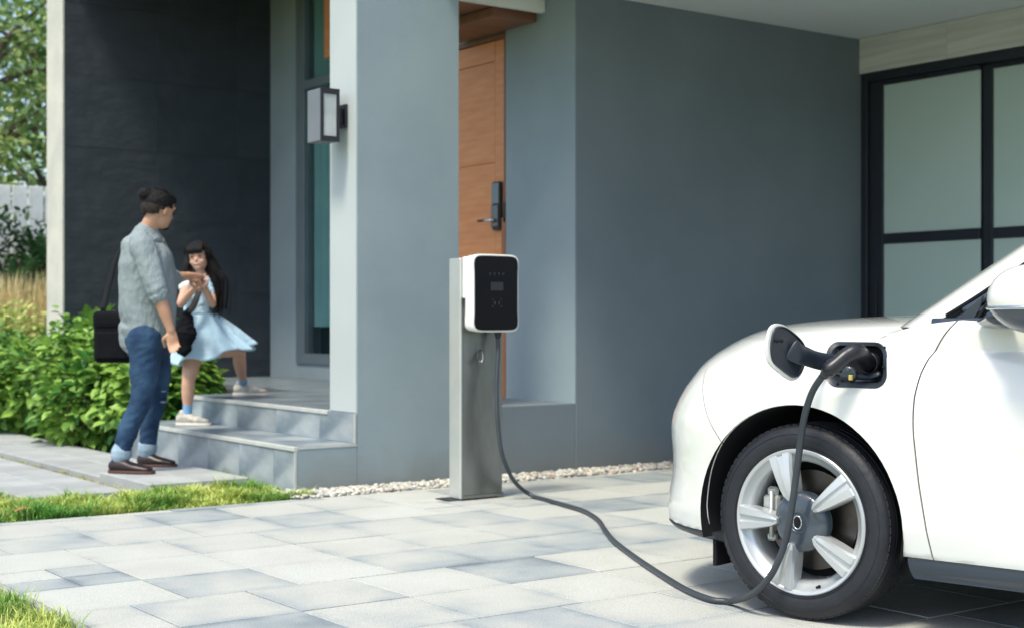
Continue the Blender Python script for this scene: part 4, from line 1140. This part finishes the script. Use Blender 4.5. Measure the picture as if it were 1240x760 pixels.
bush('leafy_shrub', 'large bright green leafy shrub beside the steps behind the man',
     [((4.35, 10.9, .46), (.50, .62, .48)), ((4.30, 11.9, .50), (.50, .60, .56)), ((4.42, 10.66, .42), (.38, .42, .42)), ((4.05, 12.9, .42), (.50, .6, .44)), ((4.42, 11.8, .60), (.36, .6, .44)), ((4.5, 12.35, .80), (.24, .25, .30)), ((4.45, 11.2, .86), (.2, .22, .22)), ((4.0, 11.4, .35), (.34, .4, .34)), ((4.0, 13.9, .45), (.4, .5, .5))],
     11500, .102, .060, BC, 300)
bush('low_hedge', 'pale lime green low hedge beyond the leafy shrub at the left edge',
     [((4.0, 14.6, .5), (.75, .9, .62)), ((3.5, 16.0, .45), (.8, .8, .65)), ((4.6, 15.6, .55), (.8, .8, .65))], 6000, .085, .045, ((.22, .34, .06), (.60, .64, .22)))
# dry golden grasses
V = []; Fc = []; T = []
for i in range(3800):
    x = random.uniform(3.9, 6.6); yy = random.uniform(16.2, 17.0); h = random.uniform(.95, 1.62); a = random.uniform(0, 2*PI); ln = random.uniform(.1, .35)
    c, s = math.cos(a), math.sin(a); ww = .012; k = len(V)
    V += [(x-s*ww, yy+c*ww, 0), (x+s*ww, yy-c*ww, 0), (x+c*ln*.4-s*ww, yy+s*ln*.4+c*ww, h*.7), (x+c*ln*.4+s*ww, yy+s*ln*.4-c*ww, h*.7), (x+c*ln, yy+s*ln, h)]
    Fc += [(k, k+1, k+3, k+2), (k+2, k+3, k+4)]; q = random.random(); T += [(.66+.2*q, .56+.16*q, .28+.14*q)]*5
me = mesh('golden_grass', V, Fc); set_tint(me, T); tag(new('ornamental_grass', me, M['grass_attr']), 'tall golden dry grasses in front of the dark palms', 'grass', kind='stuff')
# dark cycads in front of the fence
def palm(x, y, hgt, label, seed):
    root = empty('cycad_palm', (x, y, 0)); tag(root, label, 'palm', 'dark palms in front of the white fence'); random.seed(seed)
    v, f = tube_data([(0, 0, 0), (0, 0, hgt*.5)], [.12, .09], 10); new('trunk', mesh('trunk', v, f, True), M['bark'], root)
    for k in range(40):
        a = 2*PI*k/40+random.uniform(-.15, .15); el = random.uniform(.15, 1.25); L = random.uniform(.85, 1.25)
        P = []; 
        for i in range(9):
            t = i/8; rr = L*t*math.cos(el)*(1+.1*t); zz_ = hgt*.5+L*t*math.sin(el)-.55*t*t*L*math.cos(el)*.9; P.append(Vector((rr*math.cos(a), rr*math.sin(a), zz_)))
        V, Fc = tube_data(P, [.008*(1-.8*i/8) for i in range(9)], 4)
        T = [(.05, .10, .03)]*len(V)
        sd_ = Vector((-math.sin(a), math.cos(a), 0))
        for i in range(2, 30):
            t = i/30*8; j = min(7, int(t)); p = P[j].lerp(P[j+1], t-j); l = .20*math.sin(PI*min(1, i/30+.12))+.03
            d = (P[j+1]-P[j]).normalized()
            for s in (1, -1):
                e = p+(sd_*s*.85+d*.5+Vector((0, 0, -.15)))*l; k0 = len(V); V += [p, p+d*.026, e]; Fc.append((k0, k0+1, k0+2)); q = random.random(); T += [(.03+.03*q, .08+.09*q, .03+.03*q)]*3
        me = mesh('frond', V, Fc); set_tint(me, T); new('frond', me, M['leaf_attr'], root)
    return root
palm(5.0, 17.1, 2.1, 'dark green palm with arching fronds at the far left edge', 3)
palm(5.7, 17.35, 2.5, 'dark green palm with arching fronds close to the pale wall end', 4)
palm(4.25, 17.2, 2.0, 'lower dark palm mostly outside the left edge of the picture', 5)
palm(6.5, 17.2, 1.9, 'dark palm partly hidden by the dark tiled wall', 6)
random.seed(11)
bush('dark_shrub', 'dark green shrub between the palms and the white fence', [((5.2, 17.5, 1.25), (.95, .32, 1.0)), ((6.2, 17.6, 1.2), (.8, .3, .95)), ((5.6, 17.2, 1.2), (.5, .3, .8))], 6500, .12, .05, ((.015, .05, .018), (.06, .13, .04)))
# fence
FN = empty('garden_fence', (6, 18, 0)); tag(FN, 'tall white vertical board fence behind the palms', 'fence')
for i in range(44):
    x0 = -3+i*.2
    if x0 < 1.4: continue
    box('fence_board', (x0+.010, -.012+random.uniform(-.002, .002), .03), (x0+.190, .012, 2.66), M['fence'], FN, .004).location.x -= 6-2.4
for z in (.5, 1.5, 2.35): box('fence_rail', (-2.3, .014, z), (5.2, .05, z+.08), M['fence'], FN)
# trees
def tree(x, y, h, r, label, cols, n=5200, seed=0, l=.14):
    random.seed(seed); root = empty('broadleaf_tree', (x, y, 0)); tag(root, label, 'tree', 'trees beyond the white fence')
    tr = [Vector((0, 0, 0)), Vector((.08, .05, h*.25)), Vector((-.05, .1, h*.5)), Vector((.1, 0, h*.75))]
    v, f = tube_data(crom(tr, 4), [.16-.010*i for i in range(13)], 10); T_ = new('trunk', mesh('trunk', v, f, True), M['bark'], root)
    cl = []
    for k in range(12):
        a = random.uniform(0, 2*PI); zb_ = h*random.uniform(.28, .7); e = Vector((math.cos(a)*r*random.uniform(.45, .9), math.sin(a)*r*random.uniform(.45, .9), zb_+h*random.uniform(.05, .3)))
        s = Vector((0, .05, zb_)); v, f = tube_data(crom([s, s.lerp(e, .5)+Vector((0, 0, .15)), e], 3), [.06, .055, .05, .04, .03, .02, .012], 7)
        new('limb', mesh('limb', v, f, True), M['bark'], root); cl.append(e); cl.append(s.lerp(e, .6)+Vector((0, 0, .3)))
    cl.append(Vector((0, 0, h*.9))); pl = []
    for i, c in enumerate(cl):
        q = random.uniform(.3, .55)*r; pl += blob_places(c, (q, q, q*.8), int(n*.62)//len(cl), .2, .5, i*3.1+seed)
    V, Fc, T = leaf_cloud(pl, l, l*.55, cols); me = mesh('crown', V, Fc); set_tint(me, T); new('crown', me, M['leaf_attr'], root)
    return root
TC = ((.05, .15, .04), (.40, .54, .20)); TC2 = ((.14, .22, .05), (.48, .55, .16))
tree(5.6, 20.6, 6.4, 2.2, 'dense mid green tree right behind the white fence', TC, 7000, 1)
tree(7.6, 22.4, 7.0, 2.4, 'dark tree behind the fence partly hidden by the dark wall', TC, 6000, 2)
tree(3.6, 20.8, 6.0, 2.0, 'bushy tree behind the fence outside the left edge', TC, 5000, 3)
tree(6.6, 25.5, 8.5, 3.0, 'tall sunlit yellow green tree farthest behind the fence', TC2, 6500, 4, .18)
tree(9.0, 27, 8.0, 3.0, 'sunlit tree far behind the house', TC2, 4000, 5, .2)
tree(4.9, 19.3, 4.6, 1.1, 'slim yellow green young tree just behind the fence', TC2, 2600, 6, .12)
random.seed(21)

# ================================================================== PEOPLE
YAW = math.atan2(-CA, SA)
def person_root(px, d, z0, label):
    p = at(px, 0, d); root = empty('person', (p.x, p.y, z0), YAW); tag(root, label, 'person')
    iv = (Matrix.Translation((p.x, p.y, z0)) @ Matrix.Rotation(YAW, 4, 'Z')).inverted()
    return root, (lambda X, Y, dy=0: iv @ at(X, Y, d+dy))
def hand(wr, tip, palm_n, curl=.5, r=.0085, L=.095, thumb=1):
    """palm plus five separate fingers; wr = wrist, tip = pointing direction, palm_n = palm normal"""
    d = Vector(tip).normalized(); n_ = Vector(palm_n); n_ = (n_-d*n_.dot(d)).normalized(); s = d.cross(n_)
    pr = [limb([wr-d*.01, wr+d*.035, wr+d*L*.86], [(.027, .019), (.036, .017), (.040, .013)], 12, 4, up=s)]
    for i, (o_, ln) in enumerate(((-.030, .068), (-.010, .078), (.010, .073), (.029, .058))):
        b = wr+d*L*.80+s*o_; c1 = curl*(.5+.12*i); p = [b]
        dd = d.copy(); ax = s
        for j, seg in enumerate((.45, .32, .25)):
            dd = (Matrix.Rotation(-c1*(1 if j == 0 else .8), 3, ax) @ dd); p.append(p[-1]+dd*ln*seg*1.1)
        pr.append(limb(p, [r*1.1, r, r*.92, r*.8], 8, 3))
    b = wr+d*L*.28-s*.026*thumb*1.0
    pr.append(limb([b, b+(d*.5-s*.75*thumb+n_*.45).normalized()*.034, b+(d*.85-s*.42*thumb+n_*.6).normalized()*.064, b+(d*1.0-s*.22*thumb+n_*.65).normalized()*.084], [r*1.6, r*1.3, r*1.1, r*.9], 8, 3))
    return pr

def strands(name, paths, m_, parent, r=.0028):
    V = []; Fc = []
    for P in paths:
        v, f = tube_data(crom(P, 4), [r]*(len(P)*4-6)+[r*.6, r*.4, r*.2], 4)if False else tube_data(crom(P, 4), r, 4)
        k = len(V); V += v; Fc += [tuple(q+k for q in ff) for ff in f]
    o = new(name, mesh(name, V, Fc, True), m_, parent); o['kind'] = 'stuff'; return o
# ---- the man
MN, m = person_root(178, 9.20, .06, 'man in grey shirt and blue jeans with hair bun, holding the hand of the girl')
hd = m(193, 254, .02)
fwd = Vector((.66, .72, -.24)).normalized()          # where his face points (right and away, tilted down)
sidev = Vector((0, 0, 1)).cross(fwd).normalized(); upv = fwd.cross(sidev)
RH = Matrix((fwd, sidev, upv)).transposed()
def hp_(a, b, c): return hd+RH @ Vector((a, b, c))
prims = [ell(hp_(-.005, 0, .02), (.098, .078, .105), RH), ell(hp_(.022, 0, -.045), (.070, .062, .075), RH), ell(hp_(.05, 0, -.088), (.034, .036, .026), RH),
         limb([hp_(.084, 0, .012), hp_(.094, 0, -.018), hp_(.094, 0, -.030)], [.009, .012, .014]), ell(hp_(.078, 0, -.058), (.012, .024, .010), RH), ell(hp_(.085, 0, .03), (.018, .05, .012), RH)]
for s in (1, -1): prims.append(ell(hp_(-.006, s*.078, -.012), (.020, .010, .033), RH))
nk = m(178, 281, .02)
prims.append(limb([hp_(-.025, 0, -.05), nk, m(175, 296, .02)], [.054, .056, .072], 14))
sh1 = m(172, 298, -.17); el1 = m(192, 356, -.22); wr1 = m(207, 400, -.19)
sh2 = m(185, 298, .20); el2 = m(205, 338, .30); wr2 = m(229, 334, .50)
prims.append(limb([sh1, sh1.lerp(el1, .5), el1, el1.lerp(wr1, .4), wr1], [.058, .052, .044, .041, .028], 14))
prims.append(limb([sh2, sh2.lerp(el2, .5), el2, el2.lerp(wr2, .4), wr2], [.058, .050, .042, .039, .028], 14))
prims.append(limb([m(174, 300, -.12), m(177, 303, .03), m(182, 300, .15)], [.07, .10, .07]))
prims += hand(wr1, (.16, .02, -1), (-.35, .75, 0), .75, thumb=1)
clasp = m(240, 338, .55)
prims += hand(wr2, (clasp-wr2), (.3, .0, 1) if False else (.1, -.9, -.3), .9, thumb=-1)
union('body', prims, M['skin'], MN, .0055, 3)
# hair
hb = [ell(hp_(-.018, 0, .034), (.108, .092, .098), RH, 26, 16), ell(hp_(.03, 0, .080), (.075, .066, .042), RH)]
hb += [ell(hp_(-.112, .015, .068), (.050, .048, .046), RH), limb([hp_(-.06, 0, .06), hp_(-.09, 0, .062)], [.03, .03])]
hair = union('hair', hb, M['hair'], MN, .006, 2, lambda c: .003*nz(c, 60))
bmx = bmesh.new(); bmx.from_mesh(hair.data)
for v in list(bmx.verts):
    l = RH.transposed() @ (v.co-hd)
    if l.x > .052 and l.z < .055+.3*(l.x-.05): bmx.verts.remove(v)
    elif l.z < .012+.30*min(0, l.x)+.004*math.sin(l.x*160): bmx.verts.remove(v)
bmx.to_mesh(hair.data); bmx.free()
fm = mesh('shaved_nape', *ell(hp_(-.022, 0, .004), (.1015, .0865, .088), RH, 48, 32), True); bmx = bmesh.new(); bmx.from_mesh(fm)
for v in list(bmx.verts):
    l = RH.transposed() @ (v.co-hd)
    if l.x > .004+.12*l.z or l.z < -.052+.35*max(0, l.x+.06) or (abs(l.y) > .06 and l.z < -.020 and l.x > -.035): bmx.verts.remove(v)
bmx.to_mesh(fm); bmx.free(); new('shaved_nape', fm, M['fade'], MN)
new('beard', mesh('beard', *ell(hp_(.064, 0, -.094), (.028, .026, .024), RH), True), M['hair'], MN)
for s in (1, -1):
    new('eye', mesh('eye', *ell(hp_(.088, s*.031, -.002), (.006, .011, .005), RH), True), M['hair'], MN)
    new('eyebrow', mesh('eyebrow', *ell(hp_(.094, s*.032, .024), (.006, .020, .005), RH), True), M['hair'], MN)
ps = []
for i in range(60):
    a = random.uniform(0, 2*PI); c0 = hp_(.07*math.cos(a), .07*math.sin(a), .07+.02*math.sin(a*3)); e0 = hp_(-.10+.02*math.cos(a), .02*math.sin(a), .06+random.uniform(-.02, .03))
    ps.append([c0, hp_(*( (.03*math.cos(a)-.04), .055*math.sin(a), .118+random.uniform(-.004, .006))), e0])
strands('hair_strands', ps, M['hair'], MN, .002)
# shirt
def fold(k, amp):
    def f(c):
        a = nz(Vector((c.x*k+c.z*k*.35, c.y*k, c.z*k*.5)), 1); b = nz(Vector((c.x*k*1.2, c.y*k*1.2, c.z*k*2.4-c.x*k)), 1)
        return amp*(1-3.2*abs(a))*.8-amp*.3+amp*(.6-2.4*abs(b))*.6
    return f
tb_ = lambda y, rx, ry, x=None, dy=.02: (m(x, y, dy), (rx, ry))
tors = [(m(174, 287, .02), (.085, .105)), (m(173, 297, .02), (.135, .185)), (m(177, 318, .02), (.172, .215)), (m(179, 345, .02), (.180, .205)), (m(179, 372, .02), (.180, .195)), (m(180, 396, .02), (.165, .185)), (m(178, 408, .02), (.160, .18))]
tv = limb([a for a, b in tors], [b for a, b in tors], 32, 5, up=(1, 0, 0))
sp = [tv]
for (s0, e0, w0, fr) in ((sh1, el1, wr1, .0), (sh2, el2, wr2, .25)):
    sp.append(limb([s0+Vector((0, 0, .01)), s0.lerp(e0, .5), e0.lerp(s0, .06)], [.085, .078, .068], 18, 4))
tail = limb([m(163, 398, .0), m(158, 412, .0)], [(.10, .14), (.075, .10)], 16, 4, up=(1, 0, 0)); sp.append(tail)
union('shirt', sp, M['shirt'], MN, .008, 5, fold(7, .0038))
union('sleeve_cuff', [limb([el1.lerp(sh1, .12), el1.lerp(wr1, .05)], [.062, .060], 16, 3)], M['shirt'], MN, .007, 2, fold(14, .008))
union('sleeve_cuff', [limb([el2.lerp(sh2, .08), el2.lerp(wr2, .22)], [.060, .057], 16, 3)], M['shirt'], MN, .007, 2, fold(14, .008))
union('collar', [limb([nk+Vector((0, 0, -.005)), nk+Vector((.004, .01, -.045))], [(.078, .082), (.095, .11)], 18, 3, up=(1, 0, 0))], M['shirt'], MN, .008, 3)
# jeans
hpA = m(176, 405, -.08); knA = m(167, 484, -.10); anA = m(147, 548, -.12)
hpB = m(184, 405, .11); knB = m(184, 482, .20); anB = m(179, 540, .25)
jp = [limb([m(179, 396, .02), m(178, 412, .02)], [(.150, .165), (.155, .175)], 24, 4, up=(1, 0, 0)),
      limb([hpA, hpA.lerp(knA, .5)+Vector((.02, 0, 0)), knA+Vector((.02, 0, 0)), knA.lerp(anA, .5), anA], [.112, .094, .068, .064, .056], 20, 6),
      limb([hpB, hpB.lerp(knB, .5)+Vector((.03, 0, 0)), knB+Vector((.03, 0, 0)), knB.lerp(anB, .5), anB], [.112, .093, .067, .062, .055], 20, 6)]
union('jeans', jp, M['jeans'], MN, .008, 3, fold(9, .004))
for a_ in (anA, anB): union('jeans_cuff', [limb([a_+Vector((0, 0, .014)), a_+Vector((-.004, 0, -.022))], [.063, .063], 18, 3)], M['cuff'], MN, .007, 1)
for s in ((knB+Vector((.085, -.045, -.02))), (knB+Vector((.085, -.045, .05)))):
    new('jeans_rip', mesh('jeans_rip', *ell(s, (.020, .030, .006)), True), M['cuff'], MN)
def shoe(heel, toe, h, w_, name, m1, m2, parent, z0):
    d = (toe-heel); d.z = 0; L = d.length; d.normalize(); s = Vector((-d.y, d.x, 0))
    def P(t, zz_): q = heel+d*L*t; return Vector((q.x, q.y, z0+zz_))
    up_ = limb([P(.10, h*.48), P(.28, h*.50), P(.55, h*.38), P(.85, h*.28)], [(w_*.80, h*.46), (w_*.86, h*.50), (w_*.98, h*.34), (w_*.84, h*.22)], 18, 5, up=s)
    col_ = limb([P(.16, h*.55), P(.17, h*.95)], [(w_*.70, w_*.78), (w_*.66, w_*.80)], 16, 3, up=s)
    o = union(name, [up_, col_], m1, parent, .006, 3)
    V = []; Fc = []; n = 28; secs = []
    for z in (.0, h*.16, h*.20):
        sc = 1.03 if z < h*.18 else .98; ring = []
        for i in range(n):
            a = 2*PI*i/n; t = .47+.50*math.cos(a); wd = w_*sc*abs(math.sin(a))**.75*(1+.10*math.cos(a)) if abs(math.sin(a)) > 1e-6 else 0
            q = P(t, z)+s*math.copysign(wd, math.sin(a)); ring.append(q)
        secs.append(ring)
    V, Fc = loft(secs); me = mesh('sole', V, Fc); smooth_by_angle(me, 40); new('sole', me, m2, o)
    return o
shoe(m(133, 572, -.12), m(189, 572, -.20), .088, .050, 'shoe', M['leather'], M['sole'], MN, .003)
shoe(m(168, 566, .25), m(216, 566, .22), .088, .050, 'shoe', M['leather'], M['sole'], MN, .003)
# his shoulder bag hangs behind him on a strap : carried, so a thing of its own
bc_ = at(136, 409, 9.30)
BG = empty('laptop_bag', (bc_.x, bc_.y, bc_.z-.16), YAW+.15); tag(BG, 'black laptop bag hanging behind the man by its shoulder strap', 'bag')
def bagm(name, lo, hi, m_, bev): 
    o = box(name, lo, hi, m_, BG, bev, seg=3); return o
bagm('bag_body', (-.115, -.05, 0), (.13, .06, .325), M['bag'], .045)
bagm('front_pocket', (-.095, -.072, .03), (.11, -.051, .20), M['bag'], .010)
bagm('bag_flap', (-.118, -.058, .215), (.133, .066, .335), M['bag'], .04)
iv2 = (Matrix.Translation(BG.location) @ Matrix.Rotation(YAW+.15, 4, 'Z')).inverted()
P = [iv2 @ at(124, 378, 9.28), iv2 @ at(132, 345, 9.28), iv2 @ at(142, 312, 9.27), iv2 @ at(158, 290, 9.25), iv2 @ at(176, 281, 9.22)]
v, f = tube_data(crom(P, 5), (.003, .017), 8, up=(0, 1, 0)); new('shoulder_strap', mesh('shoulder_strap', v, f, True), M['strap'], BG)

# ---- the girl
GN, q_ = person_root(240, 10.20, .275, 'smiling girl with long black hair in a light blue dress climbing the steps')
hd = q_(241, 311, .0)
fwd = Vector((-.10, -1, -.02)).normalized(); sidev = Vector((0, 0, 1)).cross(fwd).normalized(); upv = fwd.cross(sidev)
RH = Matrix((fwd, sidev, upv)).transposed() @ Matrix.Rotation(.12, 3, 'X')
prims = [ell(hp_(0, 0, .012), (.078, .070, .088), RH), ell(hp_(.016, 0, -.038), (.058, .058, .062), RH), ell(hp_(.040, 0, -.075), (.028, .030, .022), RH), ell(hp_(.079, 0, -.022), (.009, .010, .011), RH)]
for s in (1, -1): prims += [ell(hp_(0, s*.070, -.012), (.014, .008, .024), RH), ell(hp_(.048, s*.032, -.034), (.022, .024, .024), RH)]
prims.append(limb([hp_(-.01, 0, -.06), q_(243, 338, 0), q_(242, 346, 0)], [.036, .036, .05], 12))
gs1 = q_(226, 346, -.04); ge1 = q_(219, 368, -.24); gw1 = q_(237, 347, -.40)
gs2 = q_(254, 346, .06); ge2 = q_(257, 368, -.10); gw2 = q_(247, 347, -.34)
prims.append(limb([gs1, gs1.lerp(ge1, .5), ge1, ge1.lerp(gw1, .5), gw1], [.036, .032, .028, .027, .020], 12))
prims.append(limb([gs2, gs2.lerp(ge2, .5), ge2, ge2.lerp(gw2, .5), gw2], [.036, .032, .028, .027, .020], 12))
gc = q_(241, 337, -.46)
prims += hand(gw1, gc-gw1, (.3, .8, .2), .8, .0065, .07, 1)
prims += hand(gw2, gc-gw2+Vector((0, 0, .01)), (-.8, .2, -.2), .8, .0065, .07, -1)
# legs
lA = [q_(234, 430, .02), q_(228, 462, -.02), q_(227, 497, 0)]
lB = [q_(262, 420, .12), q_(288, 424, .16), q_(294, 462, .48)]
prims.append(limb([lA[0], lA[0].lerp(lA[1], .5), lA[1], lA[1].lerp(lA[2], .35), lA[2]], [.070, .060, .046, .046, .030], 14))
prims.append(limb([lB[0], lB[0].lerp(lB[1], .5), lB[1], lB[1].lerp(lB[2], .35), lB[2]], [.070, .062, .050, .048, .030], 14))
union('body', prims, M['skin_girl'], GN, .0055, 3)
for s in (1, -1):
    new('eye', mesh('eye', *ell(hp_(.074, s*.028, .0), (.005, .010, .0045), RH), True), M['hair'], GN)
    new('eyebrow', mesh('eyebrow', *ell(hp_(.076, s*.029, .022), (.004, .014, .003), RH), True), M['hair'], GN)
new('smile', mesh('smile', *ell(hp_(.069, 0, -.050), (.0062, .019, .0038), RH), True), M['puff'], GN)
new('lips', mesh('lips', *ell(hp_(.067, 0, -.051), (.007, .023, .0085), RH), True), mat('lip_red', (.38, .15, .11), .5), GN)
# hair: cap with a face opening, fringe, long fall to the right
hc_ = [ell(hp_(-.012, 0, .022), (.088, .088, .098), RH, 22, 14)]
hair = union('hair', hc_+[limb([hp_(-.03, -.02, .05), q_(257, 322, .03), q_(260, 345, .02), q_(261, 368, .0)], [(.058, .055), (.048, .05), (.040, .04), (.022, .025)], 16, 5, up=(1, 0, 0)),
                          limb([hp_(.0, .06, .02), q_(228, 322, .0), q_(226, 342, .02)], [(.030, .05), (.024, .045), (.012, .02)], 12, 4, up=(1, 0, 0)),
                          limb([hp_(0, -.07, .02), hp_(.03, -.083, -.05), hp_(.03, -.08, -.12)], [.024, .026, .024], 10, 4)], M['hair'], GN, .006, 2, lambda c: .004*nz(Vector((c.x*50, c.y*50, c.z*8)), 1))
bmx = bmesh.new(); bmx.from_mesh(hair.data)
for v in list(bmx.verts):
    l = RH.transposed() @ (v.co-hd)
    if l.x > .025 and abs(l.y) < .058 and -.12 < l.z < .034: bmx.verts.remove(v)
bmx.to_mesh(hair.data); bmx.free()
fr = [limb([hp_(.055, s*.05, .075), hp_(.083, s*.048, .050), hp_(.083, s*.048, .026)], [.014, .012, .008], 8, 3) for s in (-1, -.66, -.33, 0, .33, .66, 1)]
union('fringe', fr, M['hair'], GN, .005, 2)
ps = []
for i in range(70):
    a = random.uniform(-1.2, 1.2); t0 = random.uniform(-.03, .05)
    top = hp_(-.02+.05*math.cos(a), .085*math.sin(a), .085+t0*.3)
    if i < 48:
        j = Vector((random.gauss(0, .022), random.gauss(0, .02), random.gauss(0, .02)))
        ps.append([hp_(-.01, -.05+random.uniform(-.03, .03), .10), hp_(-.02, -.088, .03)+j*.4, q_(262, 330, .0)+j, q_(266, 350, -.01)+j*1.2, q_(263, 374, -.02)+j*1.3])
    else:
        j = Vector((random.gauss(0, .012), random.gauss(0, .012), random.gauss(0, .02)))
        ps.append([hp_(.0, .05, .10), hp_(.02, .084, .02)+j*.4, q_(227, 326, -.02)+j, q_(224, 346, -.02)+j])
strands('hair_strands', ps, M['hair'], GN)
# dress
dt = [(q_(243, 343, .0), (.085, .065)), (q_(243, 352, .0), (.115, .08)), (q_(241, 370, .0), (.105, .085)), (q_(241, 382, .0), (.10, .085))]
union('dress_bodice', [limb([a for a, b in dt], [b for a, b in dt], 22, 5, up=(1, 0, 0))], M['dress'], GN, .008, 4, fold(14, .008))
# skirt: pleated open cone, hem swung to the right over the raised knee
V = []; Fc = []; n = 96; NR = 22
wa = q_(241, 379, .0); hem = q_(253, 433, .03)
for i in range(NR+1):
    t = i/NR; cpt = wa.lerp(hem, t)
    for k in range(n):
        a = 2*PI*k/n; ca, sa = math.cos(a), math.sin(a)
        rx = .098+(.125 if ca < 0 else .185)*t**.8+(.03*t**4); ry = .085+.11*t; pl = 1+.10*t*math.sin(a*11+2.2*math.sin(a*2+1))+.035*math.sin(a*5+t*4)
        z = cpt.z+(.115*t*max(0, ca)**1.3)-.045*t*max(0, -ca)
        z += .018*t*math.sin(a*6+1)-.03*t*t*max(0, ca)
        V.append(Vector((cpt.x+rx*ca*pl, cpt.y+ry*sa*pl+.06*t*max(0, ca), z)))
for i in range(NR):
    for k in range(n): Fc.append((i*n+k, i*n+(k+1) % n, (i+1)*n+(k+1) % n, (i+1)*n+k))
Fc.append(tuple(range(n)))
me = mesh('dress_skirt', V, Fc); 
a_ = bpy.data.objects.new('a', me); col.objects.link(a_); md = a_.modifiers.new('s', 'SOLIDIFY'); md.thickness = .006
me2 = bpy.data.meshes.new_from_object(a_.evaluated_get(bpy.context.evaluated_depsgraph_get())); bpy.data.objects.remove(a_); me2.shade_smooth(); me2.name = 'dress_skirt'
new('dress_skirt', me2, M['dress'], GN)
union('sleeve', [ell(gs1+Vector((-.004, -.01, -.012)), (.050, .048, .052))], M['puff'], GN, .007, 2, fold(30, .010))
union('sleeve', [ell(gs2+Vector((0, -.01, -.012)), (.048, .046, .050))], M['puff'], GN, .007, 2, fold(30, .010))
for L_ in (lA, lB):
    a_ = L_[2]; d_ = (L_[1]-a_).normalized()
    union('sock', [limb([a_+d_*.05, a_-d_*.02], [.034, .033], 14, 3)], M['sock'], GN, .006, 1)
shoe(q_(214, 515, .0), q_(257, 515, -.03), .088, .040, 'sneaker', M['sneaker'], M['sneaker_sole'], GN, .003)
shoe(q_(283, 481, .50), q_(327, 481, .47), .088, .040, 'sneaker', M['sneaker'], M['sneaker_sole'], GN, .46-.275+.003)
# girl's black shoulder bag
bc_ = at(224, 404, 9.98)
GB = empty('shoulder_bag', (bc_.x, bc_.y, bc_.z-.16), YAW-.2); tag(GB, 'soft black shoulder bag worn by the girl on a wide strap', 'bag')
iv3 = (Matrix.Translation(GB.location) @ Matrix.Rotation(YAW-.2, 4, 'Z')).inverted()
union('bag_body', [limb([(0.01, 0, .27), (0, 0, .16), (-.015, 0, .05)], [(.055, .035), (.085, .05), (.060, .045)], 18, 5, up=(1, 0, 0))], M['bag'], GB, .008, 3, fold(12, .008))
P = [iv3 @ at(222, 382, 10.0), iv3 @ at(233, 372, 10.02), iv3 @ at(239, 358, 10.04), iv3 @ at(244, 343, 10.10), iv3 @ at(250, 338, 10.2)]
v, f = tube_data(crom(P, 5), (.006, .024), 8, up=(0, 1, 0)); new('shoulder_strap', mesh('shoulder_strap', v, f, True), M['strap'], GB)
